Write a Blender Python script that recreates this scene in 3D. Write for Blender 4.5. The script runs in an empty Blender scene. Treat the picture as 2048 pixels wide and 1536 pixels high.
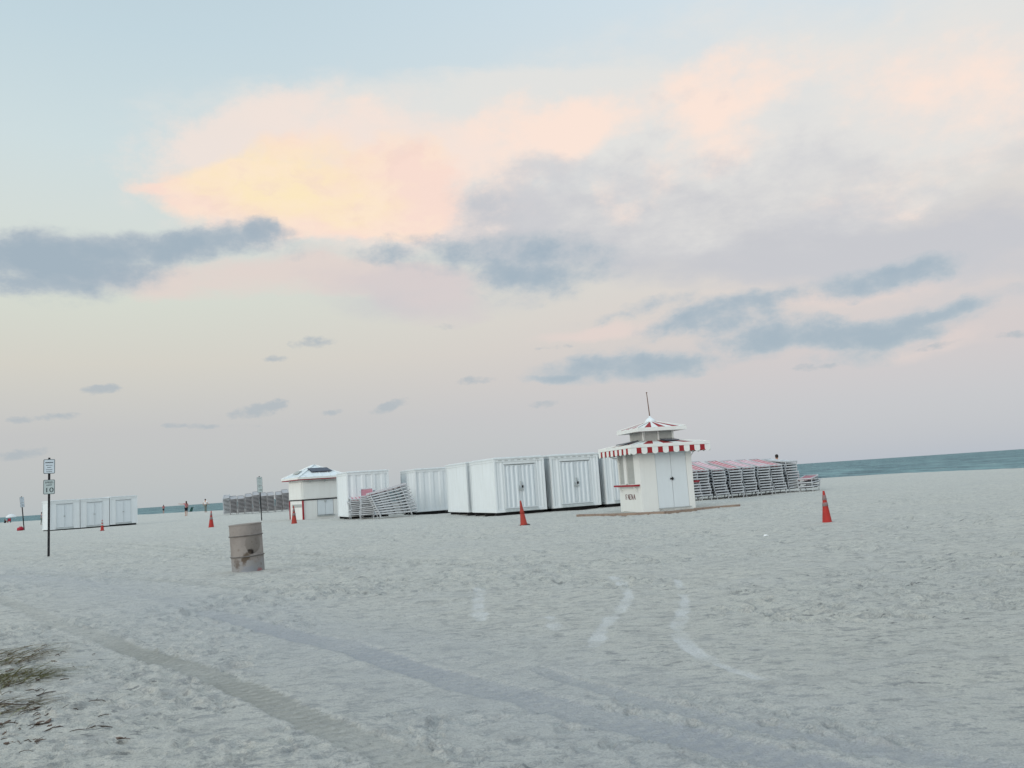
import bpy, bmesh, math, random
import numpy as np
from mathutils import Vector, Matrix
PI = math.pi
R = math.radians
random.seed(7)
S = bpy.context.scene
COL = S.collection

# ------------------------------------------------------------------ camera
FPX = 1700.0                      # focal length in pixels of a 2048 wide picture
ROLL = R(3.83)
PITCH = math.atan(198.0 / FPX)
CAMZ = 1.3
cp, sp, cr, sr = math.cos(PITCH), math.sin(PITCH), math.cos(ROLL), math.sin(ROLL)
FWD = Vector((0, cp, sp))
UP0 = Vector((0, -sp, cp))
R0 = Vector((1, 0, 0))
UPV = R0 * sr + UP0 * cr
RGT = R0 * cr - UP0 * sr
EYE = Vector((0, 0, CAMZ))
cam = bpy.data.cameras.new('camera')
cam.sensor_width = 36.0
cam.lens = FPX / 2048 * 36.0
cam.clip_start = 0.05
cam.clip_end = 60000
camo = bpy.data.objects.new('camera', cam)
COL.objects.link(camo)
M = Matrix((RGT, UPV, -FWD)).transposed().to_4x4()
M.translation = EYE
camo.matrix_world = M
S.camera = camo
S.render.resolution_x, S.render.resolution_y = 1024, 768


def ray(px, py):
    d = FWD * FPX + RGT * (px - 1024) - UPV * (py - 768)
    return d.normalized()


def ground(px, py, z=0.0):
    d = ray(px, py)
    t = (z - CAMZ) / d.z
    return EYE + d * t


def atdist(px, dist, z=0.0, py=None):
    """a ground point at forward distance dist whose column is px near the horizon"""
    hy = 1035 - 0.0669 * px if py is None else py
    d = ray(px, hy)
    t = dist / d.y
    p = EYE + d * t
    return Vector((p.x, p.y, z))


def lin(c):
    c = c / 255.0
    return c / 12.92 if c <= 0.04045 else ((c + 0.055) / 1.055) ** 2.4


def rgb(r, g, b):
    return (lin(r), lin(g), lin(b), 1.0)


# ------------------------------------------------------------------ light
S.view_settings.view_transform = 'Standard'
S.view_settings.look = 'None'
S.view_settings.exposure = 0.0
S.view_settings.gamma = 1.0
try:
    S.cycles.max_bounces = 4
    S.cycles.diffuse_bounces = 2
    S.cycles.glossy_bounces = 2
    S.cycles.use_denoising = True
except Exception:
    pass
SUN_EL, SUN_AZ = R(11), R(222)     # low behind the camera, to the left
sun = bpy.data.lights.new('sun', 'SUN')
sun.energy = 1.25
sun.angle = R(30)
sun.color = (1.0, 0.96, 0.90)
suno = bpy.data.objects.new('sun', sun)
COL.objects.link(suno)
sd = Vector((math.sin(SUN_AZ) * math.cos(SUN_EL), math.cos(SUN_AZ) * math.cos(SUN_EL), math.sin(SUN_EL)))
suno.rotation_euler = sd.to_track_quat('Z', 'Y').to_euler()
suno.location = (-30, -30, 20)

# ------------------------------------------------------------------ world sky
W = bpy.data.worlds.new('World')
S.world = W
W.use_nodes = True
W.cycles.sampling_method = 'MANUAL'
W.cycles.sample_map_resolution = 256
nt = W.node_tree
nt.nodes.clear()
NW = nt.nodes.new
LK = nt.links.new


def math_n(op, a, b=None, c=None, clamp=False):
    n = NW('ShaderNodeMath')
    n.operation = op
    n.use_clamp = clamp
    for i, v in enumerate((a, b, c)):
        if v is None:
            continue
        if isinstance(v, (int, float)):
            n.inputs[i].default_value = v
        else:
            LK(v, n.inputs[i])
    return n.outputs[0]


def mapr(v, a, b, c=0.0, d=1.0, smooth=True):
    n = NW('ShaderNodeMapRange')
    n.interpolation_type = 'SMOOTHSTEP' if smooth else 'LINEAR'
    LK(v, n.inputs[0])
    for i, k in enumerate((a, b, c, d)):
        n.inputs[i + 1].default_value = k
    return n.outputs[0]


def mixc(f, a, b):
    n = NW('ShaderNodeMix')
    n.data_type = 'RGBA'
    if isinstance(f, (int, float)):
        n.inputs[0].default_value = f
    else:
        LK(f, n.inputs[0])
    for i, v in ((6, a), (7, b)):
        if isinstance(v, tuple):
            n.inputs[i].default_value = v
        else:
            LK(v, n.inputs[i])
    return n.outputs[2]


tc = NW('ShaderNodeTexCoord')
sep = NW('ShaderNodeSeparateXYZ')
LK(tc.outputs['Generated'], sep.inputs[0])
az = math_n('ARCTAN2', sep.outputs[0], sep.outputs[1])
el = math_n('ARCSINE', sep.outputs[2])
P0 = NW('ShaderNodeCombineXYZ')
LK(az, P0.inputs[0])
LK(el, P0.inputs[1])
P0.inputs[2].default_value = 1.0


def azel(px, py):
    d = ray(px, py)
    return math.atan2(d.x, d.y), math.asin(d.z)


def ramp(stops, v):
    n = NW('ShaderNodeValToRGB')
    e = n.color_ramp.elements
    while len(e) > 1:
        e.remove(e[-1])
    e[0].position = stops[0][0]
    e[0].color = stops[0][1]
    for p, c in stops[1:]:
        k = e.new(p)
        k.color = c
    LK(v, n.inputs[0])
    return n.outputs[0]


def noise_n(vec, scale, detail=5, rough=0.55, sx=1.0, sy=1.0, off=0.0, dist=0.0):
    m = NW('ShaderNodeMapping')
    m.inputs['Scale'].default_value = (sx, sy, 1)
    m.inputs['Location'].default_value = (off, off * 0.7, off * 1.3)
    LK(vec, m.inputs[0])
    n = NW('ShaderNodeTexNoise')
    n.inputs['Scale'].default_value = scale
    n.inputs['Detail'].default_value = detail
    n.inputs['Roughness'].default_value = rough
    n.inputs['Distortion'].default_value = dist
    LK(m.outputs[0], n.inputs[0])
    return n


eln = mapr(el, 0.0, 0.62, 0, 1, False)
skyL = ramp([(0.0, rgb(183, 190, 193)), (0.13, rgb(193, 193, 194)), (0.25, rgb(211, 207, 197)), (0.36, rgb(213, 217, 206)),
             (0.5, rgb(212, 220, 216)), (0.62, rgb(207, 221, 223)), (0.8, rgb(195, 214, 222)), (1.0, rgb(186, 206, 216))], eln)
skyR = ramp([(0.0, rgb(183, 190, 200)), (0.10, rgb(194, 194, 200)), (0.2, rgb(207, 198, 198)), (0.3, rgb(217, 206, 201)),
             (0.42, rgb(219, 213, 207)), (0.55, rgb(210, 210, 212)), (0.72, rgb(218, 224, 226)), (0.88, rgb(210, 225, 234)), (1.0, rgb(200, 217, 228))], eln)
skyC = mixc(mapr(az, -0.5, 0.45), skyL, skyR)
PU = P0.outputs[0]


def warp(vec, scale, amp, sx=1.0, sy=1.6, off=0.0, detail=4, rough=.6):
    n = noise_n(vec, scale, detail, rough, sx, sy, off)
    a = NW('ShaderNodeVectorMath')
    a.operation = 'MULTIPLY_ADD'
    LK(n.outputs['Color'], a.inputs[0])
    a.inputs[1].default_value = (amp * 2, amp, 0)
    LK(vec, a.inputs[2])
    b = NW('ShaderNodeVectorMath')
    b.operation = 'ADD'
    LK(a.outputs[0], b.inputs[0])
    b.inputs[1].default_value = (-amp, -amp / 2, 0)
    return b.outputs[0]


P = warp(warp(PU, 7.0, .04, off=5, detail=3), 40.0, .014, off=9, detail=6, rough=.7)


def field(blobs, namp, nscale, sx=1.0, sy=2.2, off=0.0, detail=6, rough=0.6):
    """sum of soft ellipses on the sky plus fractal noise"""
    tot = None
    for (px, py, rx, ry, tilt, w) in blobs:
        a0, e0 = azel(px, py)
        ca, sa = math.cos(R(tilt)), math.sin(R(tilt))
        a1, e1 = azel(px + rx * ca, py - rx * sa)
        a2, e2 = azel(px + ry * sa, py + ry * ca)
        L1 = math.hypot(a1 - a0, e1 - e0)
        L2 = math.hypot(a2 - a0, e2 - e0)
        th_b = math.atan2(e1 - e0, a1 - a0)
        ct, st_ = math.cos(th_b), math.sin(th_b)
        uv = []
        for (kx, ky) in ((ct / L1, st_ / L1), (-st_ / L2, ct / L2)):
            d = NW('ShaderNodeVectorMath')
            d.operation = 'DOT_PRODUCT'
            LK(P, d.inputs[0])
            d.inputs[1].default_value = (kx, ky, -(kx * a0 + ky * e0))
            uv.append(d.outputs['Value'])
        q_ = math_n('MULTIPLY', uv[0], uv[0])
        q_ = math_n('MULTIPLY_ADD', uv[1], uv[1], q_)
        f = math_n('MULTIPLY_ADD', q_, -0.62, 1.0, clamp=True)
        tot = math_n('MULTIPLY', f, w) if tot is None else math_n('MULTIPLY_ADD', f, w, tot)
    n = noise_n(PU, nscale, detail, rough, sx, sy, off)
    nn = math_n('MULTIPLY_ADD', n.outputs[0], 4.0, -2.0)
    gate = math_n('MULTIPLY', tot, 4.0, clamp=True)
    nn = math_n('MULTIPLY', nn, gate)
    return math_n('MULTIPLY_ADD', nn, namp, tot), n


# broad greyish lilac veil over the right half
vf, _ = field([(1500, 480, 700, 95, 3, 1.1), (1950, 540, 330, 95, 5, .6), (1080, 440, 280, 70, 8, .8), (840, 590, 220, 50, 0, .5), (1250, 430, 180, 50, 12, .5)], 0.45, 6.0, off=3)
skyC = mixc(math_n('MULTIPLY', mapr(vf, 0.05, 1.05), 0.9), skyC, rgb(196, 196, 201))
# high thin cirrus, whitish
cf, cn = field([(1500, 250, 640, 220, 12, 1.0), (1950, 130, 320, 170, 20, .9), (950, 250, 460, 90, 4, .8), (650, 230, 360, 70, 4, .6), (1100, 180, 250, 40, 10, .4)], 0.6, 6.0, off=11, detail=8, rough=.66)
skyC = mixc(math_n('MULTIPLY', mapr(cf, 0.0, 1.2), 0.75), skyC, rgb(232, 228, 222))
# peach lit billows of the high cloud, one torn bank rising to the right
pf, pn = field([(1000, 280, 190, 85, 8, 1.0), (1240, 225, 190, 65, 22, .9), (1500, 150, 200, 75, 22, 1.15), (1440, 270, 190, 80, 35, 1.15), (1900, 160, 240, 130, 10, 1.05),
                (980, 360, 110, 80, -20, .9), (1880, 360, 260, 60, 12, .6), (1120, 260, 160, 60, 5, .7), (1240, 400, 50, 60, 60, .6), (1950, 300, 200, 60, 10, .4), (800, 260, 160, 60, 0, .6)], 1.15, 8.5, off=23, sy=1.5, detail=9, rough=.64)
skyC = mixc(math_n('MULTIPLY', mapr(pf, 0.05, 1.75), 0.95), skyC, rgb(253, 229, 214))
# grey blue shaded folds inside the high cloud
gf, _ = field([(1150, 350, 180, 60, 0, .8), (1350, 230, 120, 60, 30, .6), (1600, 330, 260, 70, 8, .6), (1000, 430, 160, 50, 5, .7), (1080, 320, 60, 40, 0, .5), (1750, 420, 300, 40, 5, .5)], 1.0, 11.0, off=27, sy=1.5, detail=8, rough=.62)
skyC = mixc(math_n('MULTIPLY', mapr(gf, 0.2, 1.5), 0.75), skyC, rgb(205, 204, 207))
# pink under-lit bands
kf, _ = field([(520, 560, 330, 36, 1, 1.0), (860, 590, 70, 60, 0, .4), (1190, 668, 120, 16, 4, .9), (700, 520, 150, 40, 0, .6), (1680, 595, 200, 18, 8, .7), (1900, 690, 160, 26, 12, .4), (900, 570, 140, 35, 0, .4)], 0.45, 9.0, off=31)
skyC = mixc(math_n('MULTIPLY', mapr(kf, 0.0, 1.1), 0.75), skyC, rgb(228, 209, 202))
lf, _ = field([(860, 590, 110, 55, -10, 1.0), (760, 560, 190, 28, 0, .7)], 0.45, 8.0, off=37)
skyC = mixc(math_n('MULTIPLY', mapr(lf, 0.05, 1.15), 0.7), skyC, rgb(210, 201, 202))
# the big sunlit cloud: wide soft halo, then the bright body with a crisp lower left edge
hf, _ = field([(620, 310, 340, 110, 8, 1.0), (520, 235, 190, 50, 25, .7), (800, 360, 230, 110, 0, .8), (680, 460, 290, 55, 0, .9)], 0.85, 9.0, off=41, sy=1.4, detail=8, rough=.66)
skyC = mixc(math_n('MULTIPLY', mapr(hf, 0.05, 1.35), 0.8), skyC, rgb(246, 228, 217))
bf, bn = field([(470, 375, 190, 50, 2, 1.0), (640, 350, 240, 80, 6, 1.0), (780, 400, 160, 70, 0, .8), (640, 440, 250, 50, 0, .9), (345, 368, 75, 14, 0, .5), (560, 290, 130, 40, 15, .5), (820, 330, 110, 60, 0, .5), (720, 462, 230, 34, 0, .8), (880, 380, 90, 70, 0, .5)], 0.62, 12.0, off=43, sy=1.3, detail=9, rough=.62)
bmask = mapr(bf, 0.22, 1.25)
yf, _ = field([(570, 345, 230, 100, -12, 1.1), (520, 400, 150, 50, -15, .4)], 0.6, 8.0, off=47, detail=8)
bcol = mixc(mapr(yf, 0.0, 1.35), rgb(250, 221, 207), rgb(254, 233, 192))
tn = noise_n(P, 15.0, 8, 0.62, 1, 1.5, 53)
bcol = mixc(mapr(tn.outputs[0], 0.42, 0.66, 0, 0.6), bcol, rgb(255, 232, 208))
tn2 = noise_n(P, 22.0, 8, 0.65, 1, 1.5, 57)
bcol = mixc(mapr(tn2.outputs[0], 0.5, 0.68, 0, 0.35), bcol, rgb(240, 212, 200))
skyC = mixc(math_n('MULTIPLY', bmask, 0.96), skyC, bcol)
# blue grey low cumulus
dark = [(170, 520, 220, 62, 2, 1.25), (60, 500, 120, 40, 0, .7), (110, 565, 130, 50, 0, .7), (450, 485, 130, 36, 5, 1.1), (535, 468, 36, 30, 0, .6), (585, 510, 50, 20, 0, .4), (10, 585, 70, 20, 0, .6), (300, 480, 120, 30, 3, .5),
        (860, 512, 105, 42, 2, .85), (1080, 520, 165, 54, 0, 1.1), (1060, 570, 120, 38, 0, .6), (740, 515, 90, 20, 5, .45),
        (1720, 562, 170, 32, 11, 1.2), (1830, 535, 90, 26, 5, .6), (1430, 634, 150, 32, 12, 1.2), (1330, 668, 70, 18, 10, .5), (1610, 668, 200, 36, 4, 1.15), (1800, 655, 170, 36, 12, 1.1), (1940, 605, 110, 20, 16, .8),
        (1760, 705, 140, 28, 12, .8), (1520, 690, 90, 34, 0, .6), (1250, 738, 190, 30, 3, 1.1), (1230, 715, 70, 24, 0, .5), (1370, 728, 60, 30, 0, .5), (1280, 620, 105, 19, 14, .75), (1190, 640, 60, 9, 5, .4), (1100, 758, 60, 10, 4, .6)]
df, dn = field(dark, 0.62, 22.0, off=61, sx=1.0, sy=1.5, detail=9, rough=.62)
dm = mapr(df, 0.0, 1.3)
dcol = mixc(mapr(df, 0.5, 1.8), rgb(182, 190, 197), rgb(158, 174, 187))
skyC = mixc(math_n('MULTIPLY', dm, 0.94), skyC, dcol)
small = [(625, 685, 44, 14, 3, 1), (552, 717, 28, 9, 0, 1), (202, 779, 40, 11, 6, 1.1), (520, 820, 62, 15, 12, 1.1), (555, 806, 26, 12, 10, .6), (780, 813, 40, 11, 18, 1.15), (953, 761, 40, 9, 5, 1), (45, 839, 32, 9, 0, .95),
         (120, 834, 44, 9, 4, .9), (398, 853, 40, 7, 0, .9), (345, 851, 26, 6, 0, .8), (40, 909, 60, 12, 8, 1.15), (890, 655, 24, 8, 0, .8), (1090, 808, 38, 8, 4, .8), (668, 825, 26, 6, 8, .8), (480, 852, 42, 5, 0, .6),
         (1610, 735, 28, 8, 0, .8), (1660, 734, 20, 8, 0, .8), (1110, 695, 52, 5, 4, .7), (2030, 670, 42, 9, 5, .8), (1880, 690, 60, 8, 14, .6)]
PB = P
P = warp(PU, 60.0, .009, off=13, detail=5, rough=.7)
sf, sn = field(small, 0.5, 55.0, off=71, sx=1.0, sy=1.6)
P = PB
skyC = mixc(math_n('MULTIPLY', mapr(sf, 0.25, 1.15), 0.72), skyC, rgb(168, 178, 187))
# away from the picture: sky overhead and glow behind boosted to brighten sand and walls
zen = mapr(el, 0.62, 1.35)
skyC = mixc(zen, skyC, tuple(v * 2.05 for v in rgb(201, 216, 226)[:3]) + (1,))
back = mapr(sep.outputs[1], 0.2, -0.9)
lowb = mapr(el, 0.7, 0.0)
skyC = mixc(math_n('MULTIPLY', back, lowb), skyC, tuple(v * 1.35 for v in rgb(220, 222, 224)[:3]) + (1,))
nish = NW('ShaderNodeTexSky')
nish.sky_type = 'NISHITA'
nish.sun_disc = False
nish.sun_elevation = SUN_EL
nish.sun_rotation = SUN_AZ
bg1 = NW('ShaderNodeBackground')
LK(skyC, bg1.inputs[0])
bg1.inputs[1].default_value = 0.97
bg2 = NW('ShaderNodeBackground')
LK(nish.outputs[0], bg2.inputs[0])
bg2.inputs[1].default_value = 0.01
add = NW('ShaderNodeAddShader')
LK(bg1.outputs[0], add.inputs[0])
LK(bg2.outputs[0], add.inputs[1])
out = NW('ShaderNodeOutputWorld')
LK(add.outputs[0], out.inputs[0])


# ------------------------------------------------------------------ materials
def new_mat(name):
    m = bpy.data.materials.new(name)
    m.use_nodes = True
    t = m.node_tree
    b = t.nodes['Principled BSDF']
    return m, t, b


def paint(name, c1, c2=None, rough=0.55, scale=3.0, bump=0.0, streak=False, amt=1.0, spec=0.3, metal=0.0, bscale=40):
    m, t, b = new_mat(name)
    b.inputs['Roughness'].default_value = rough
    b.inputs['Specular IOR Level'].default_value = spec
    b.inputs['Metallic'].default_value = metal
    if c2 is None:
        c2 = tuple(v * 0.8 for v in c1)
    co = t.nodes.new('ShaderNodeTexCoord')
    mp = t.nodes.new('ShaderNodeMapping')
    mp.inputs['Scale'].default_value = (1, 1, 0.12) if streak else (1, 1, 1)
    t.links.new(co.outputs['Object'], mp.inputs[0])
    n = t.nodes.new('ShaderNodeTexNoise')
    n.inputs['Scale'].default_value = scale
    n.inputs['Detail'].default_value = 8
    n.inputs['Roughness'].default_value = 0.65
    t.links.new(mp.outputs[0], n.inputs[0])
    mr = t.nodes.new('ShaderNodeMapRange')
    mr.inputs[1].default_value = 0.4
    mr.inputs[2].default_value = 0.75
    mr.inputs[3].default_value = 0
    mr.inputs[4].default_value = amt
    t.links.new(n.outputs[0], mr.inputs[0])
    mx = t.nodes.new('ShaderNodeMix')
    mx.data_type = 'RGBA'
    mx.inputs[6].default_value = (*c1[:3], 1)
    mx.inputs[7].default_value = (*c2[:3], 1)
    t.links.new(mr.outputs[0], mx.inputs[0])
    t.links.new(mx.outputs[2], b.inputs['Base Color'])
    if bump:
        n2 = t.nodes.new('ShaderNodeTexNoise')
        n2.inputs['Scale'].default_value = bscale
        n2.inputs['Detail'].default_value = 4
        t.links.new(co.outputs['Object'], n2.inputs[0])
        bp = t.nodes.new('ShaderNodeBump')
        bp.inputs['Strength'].default_value = bump
        bp.inputs['Distance'].default_value = 0.01
        t.links.new(n2.outputs[0], bp.inputs['Height'])
        t.links.new(bp.outputs[0], b.inputs['Normal'])
    return m


MT = {}
MT['white'] = paint('white_paint', (.72, .77, .79), (.63, .67, .67), streak=True, scale=5, amt=.7, bump=.15)
MT['kiosk_white'] = paint('kiosk_white_paint', (.74, .76, .74), (.66, .67, .64), streak=True, scale=4, amt=.6, bump=.1)
MT['door_white'] = paint('door_white_paint', (.66, .72, .75), (.60, .65, .67), streak=True, scale=6, amt=.5)
MT['roof_metal'] = paint('pale_roof_metal', (.72, .78, .80), (.6, .64, .66), scale=4, rough=.35, spec=.5)
MT['trim'] = paint('grey_trim', (.42, .46, .46), (.30, .33, .33), scale=8)
MT['dark'] = paint('dark_timber', (.02, .02, .022), (.04, .04, .04), rough=.9)
MT['black'] = paint('black_metal', (.012, .012, .016), (.02, .02, .02), rough=.5)
MT['red'] = paint('red_fabric', (.31, .02, .024), (.24, .022, .028), rough=.8, scale=7)
MT['red_paint'] = paint('red_paint', (.33, .02, .03), (.24, .02, .03), rough=.5)
MT['solar'] = paint('solar_cells', (.012, .02, .045), (.02, .03, .06), rough=.15, spec=.6)
MT['panel_grey'] = paint('grey_shade_panel', (.40, .42, .40), (.34, .35, .34), scale=5)
MT['spire'] = paint('weathered_bronze', (.16, .09, .06), (.10, .06, .05), rough=.5)
MT['orange'] = paint('cone_orange', (.38, .027, .02), (.28, .025, .02), rough=.6, scale=9)
MT['old_orange'] = paint('faded_cone_orange', (.36, .045, .03), (.22, .035, .03), rough=.7, scale=9)
MT['collar'] = paint('dirty_reflective_band', (.20, .19, .19), (.30, .07, .065), rough=.6, scale=25)
MT['collar_white'] = paint('white_reflective_band', (.45, .46, .45), (.35, .35, .35), rough=.5)
MT['frame'] = paint('lounger_white_frame', (.60, .63, .66), (.42, .45, .47), rough=.5, scale=9)
MT['sling_shaded'] = paint('lounger_shaded_mesh', (.05, .056, .065), (.03, .035, .04), rough=.8, scale=20)  # mesh coloured near black to stand in for shade in the stack gaps
MT['taupe_frame'] = paint('lounger_taupe_frame', (.42, .42, .43), (.30, .30, .32), rough=.6, scale=9)
MT['wood'] = paint('old_board', (.30, .23, .18), (.19, .14, .12), rough=.9, scale=6, bump=.4)
MT['skin'] = paint('skin', (.42, .24, .17), (.38, .21, .15), rough=.6)
MT['hair'] = paint('dark_hair', (.02, .014, .012), (.03, .02, .018), rough=.7)
MT['auburn'] = paint('auburn_hair', (.06, .018, .016), (.08, .02, .02), rough=.7)
MT['pink_cloth'] = paint('pink_cloth', (.42, .13, .17), (.35, .1, .14), rough=.9)
MT['black_cloth'] = paint('black_cloth', (.012, .012, .02), (.02, .02, .03), rough=.9)
MT['white_cloth'] = paint('white_cloth', (.72, .75, .76), (.62, .64, .66), rough=.9)
MT['olive_cloth'] = paint('grey_olive_cloth', (.17, .20, .18), (.13, .15, .14), rough=.9)
MT['blue_cloth'] = paint('slate_blue_cloth', (.13, .17, .25), (.1, .13, .2), rough=.9)
MT['green_cloth'] = paint('dark_green_cloth', (.01, .07, .055), (.01, .05, .04), rough=.9)
MT['crimson'] = paint('crimson_plastic', (.34, .008, .03), (.22, .008, .02), rough=.5)
MT['ink'] = paint('sign_ink', (.03, .045, .05), (.04, .05, .06), rough=.6)
MT['sign_face'] = paint('sign_face_white', (.60, .68, .74), (.54, .61, .66), rough=.4, scale=14)
MT['sign_face2'] = paint('sign_face_grey_white', (.47, .55, .55), (.42, .49, .49), rough=.4, scale=14)
MT['letter'] = paint('maroon_lettering', (.10, .02, .025), (.12, .03, .03))
MT['grass'] = paint('beach_grass_blade', (.24, .25, .12), (.34, .32, .20), rough=.8, scale=6)
MT['dry'] = paint('dry_grass_blade', (.38, .33, .24), (.24, .17, .12), rough=.9, scale=6)
MT['twig'] = paint('twig_bark', (.10, .08, .065), (.05, .04, .035), rough=.9, scale=30)
MT['leaf'] = paint('dead_leaf', (.13, .09, .07), (.08, .055, .04), rough=.9, scale=20)
MT['paper'] = paint('white_paper', (.8, .82, .82), (.7, .72, .72), rough=.8)


def stripe_mat(name, red, pale, axis, per, duty, fade=0.5):
    m, t, b = new_mat(name)
    b.inputs['Roughness'].default_value = .85
    co = t.nodes.new('ShaderNodeTexCoord')
    sx = t.nodes.new('ShaderNodeSeparateXYZ')
    t.links.new(co.outputs['Object'], sx.inputs[0])
    a = t.nodes.new('ShaderNodeMath'); a.operation = 'MULTIPLY'; a.inputs[1].default_value = 1.0 / per
    t.links.new(sx.outputs[axis], a.inputs[0])
    fr = t.nodes.new('ShaderNodeMath'); fr.operation = 'FRACT'
    t.links.new(a.outputs[0], fr.inputs[0])
    lt = t.nodes.new('ShaderNodeMath'); lt.operation = 'LESS_THAN'; lt.inputs[1].default_value = duty
    t.links.new(fr.outputs[0], lt.inputs[0])
    n = t.nodes.new('ShaderNodeTexNoise'); n.inputs['Scale'].default_value = 6
    t.links.new(co.outputs['Object'], n.inputs[0])
    mx = t.nodes.new('ShaderNodeMix'); mx.data_type = 'RGBA'
    mx.inputs[6].default_value = (*pale, 1)
    mx.inputs[7].default_value = (*red, 1)
    t.links.new(lt.outputs[0], mx.inputs[0])
    t.links.new(mx.outputs[2], b.inputs['Base Color'])
    return m


MT['sling_red'] = stripe_mat('red_white_striped_sling', (.38, .02, .03), (.64, .45, .48), 0, 0.19, 0.42)
MT['sling_pale'] = stripe_mat('faded_pink_striped_sling', (.50, .17, .20), (.66, .55, .58), 0, 0.19, 0.35)
MT['sling_rose'] = paint('rose_sling', (.38, .15, .18), (.45, .22, .25), rough=.9)


# ------------------------------------------------------------------ mesh helpers
class MB:
    def __init__(self):
        self.v, self.f, self.m = [], [], []

    def add(self, vs, fs, mi=0):
        o = len(self.v)
        self.v += [tuple(p) for p in vs]
        for f in fs:
            self.f.append(tuple(i + o for i in f))
            self.m.append(mi)

    def box(self, a, b, mi=0, mat=None):
        (x0, y0, z0), (x1, y1, z1) = a, b
        vs = [(x0, y0, z0), (x1, y0, z0), (x1, y1, z0), (x0, y1, z0), (x0, y0, z1), (x1, y0, z1), (x1, y1, z1), (x0, y1, z1)]
        if mat is not None:
            vs = [tuple(mat @ Vector(p)) for p in vs]
        self.add(vs, [(0, 3, 2, 1), (4, 5, 6, 7), (0, 1, 5, 4), (1, 2, 6, 5), (2, 3, 7, 6), (3, 0, 4, 7)], mi)

    def bar(self, p, q, w, h=None, mi=0, up=(0, 0, 1)):
        """rectangular bar from p to q"""
        h = h or w
        p, q = Vector(p), Vector(q)
        d = (q - p).normalized()
        u = Vector(up)
        if abs(d.dot(u)) > .95:
            u = Vector((1, 0, 0))
        s = d.cross(u).normalized() * (w / 2)
        t = s.cross(d).normalized() * (h / 2)
        vs = [p - s - t, p + s - t, p + s + t, p - s + t, q - s - t, q + s - t, q + s + t, q - s + t]
        self.add(vs, [(0, 1, 2, 3), (4, 7, 6, 5), (0, 4, 5, 1), (1, 5, 6, 2), (2, 6, 7, 3), (3, 7, 4, 0)], mi)

    def tube(self, pts, rad, n=8, mi=0, cap=True):
        pts = [Vector(p) for p in pts]
        rs = rad if isinstance(rad, (list, tuple)) else [rad] * len(pts)
        rings = []
        for i, p in enumerate(pts):
            d = (pts[min(i + 1, len(pts) - 1)] - pts[max(i - 1, 0)]).normalized()
            u = Vector((0, 0, 1)) if abs(d.z) < .9 else Vector((1, 0, 0))
            s = d.cross(u).normalized()
            t = s.cross(d)
            rings.append([p + (s * math.cos(2 * PI * k / n) + t * math.sin(2 * PI * k / n)) * rs[i] for k in range(n)])
        vs = [v for r_ in rings for v in r_]
        fs = []
        for i in range(len(pts) - 1):
            for k in range(n):
                a, b = i * n + k, i * n + (k + 1) % n
                fs.append((a, b, b + n, a + n))
        if cap:
            fs.append(tuple(range(n - 1, -1, -1)))
            fs.append(tuple((len(pts) - 1) * n + k for k in range(n)))
        self.add(vs, fs, mi)

    def lathe(self, prof, n=24, mi=0, c=(0, 0)):
        vs, fs = [], []
        for (r_, z) in prof:
            for k in range(n):
                a = 2 * PI * k / n
                vs.append((c[0] + r_ * math.cos(a), c[1] + r_ * math.sin(a), z))
        for i in range(len(prof) - 1):
            for k in range(n):
                a, b = i * n + k, i * n + (k + 1) % n
                fs.append((a, b, b + n, a + n))
        self.add(vs, fs, mi)

    def prism(self, poly, off, mi=0):
        """poly: 3-d outline, off: thickness vector"""
        n = len(poly)
        o = Vector(off)
        vs = [Vector(p) for p in poly] + [Vector(p) + o for p in poly]
        fs = [tuple(range(n)), tuple(range(2 * n - 1, n - 1, -1))]
        for k in range(n):
            j = (k + 1) % n
            fs.append((k, k + n, j + n, j))
        self.add(vs, fs, mi)

    def build(self, name, mats, parent=None, smooth=False):
        me = bpy.data.meshes.new(name)
        me.from_pydata(self.v, [], self.f)
        if not isinstance(mats, (list, tuple)):
            mats = [mats]
        for m in mats:
            me.materials.append(MT[m] if isinstance(m, str) else m)
        me.polygons.foreach_set('material_index', self.m)
        if smooth:
            me.polygons.foreach_set('use_smooth', [True] * len(me.polygons))
        bm = bmesh.new()
        bm.from_mesh(me)
        bmesh.ops.recalc_face_normals(bm, faces=bm.faces)
        bm.to_mesh(me)
        bm.free()
        me.update()
        o = bpy.data.objects.new(name, me)
        COL.objects.link(o)
        if parent is not None:
            o.parent = parent
        return o


def tag(o, label=None, cat=None, group=None, kind=None):
    if label:
        o['label'] = label
    if cat:
        o['category'] = cat
    if group:
        o['group'] = group
    if kind:
        o['kind'] = kind
    return o


def empty(name, loc, rz, label, cat, group=None):
    o = bpy.data.objects.new(name, None)
    o.empty_display_size = .2
    COL.objects.link(o)
    o.location = loc
    o.rotation_euler = (0, 0, rz)
    return tag(o, label, cat, group)


KIDS = {}


def copy_tree(o, parent=None):
    c = o.copy()
    COL.objects.link(c)
    c.parent = parent
    for ch in [x for x in o.children]:
        copy_tree(ch, c)
    return c


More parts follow.
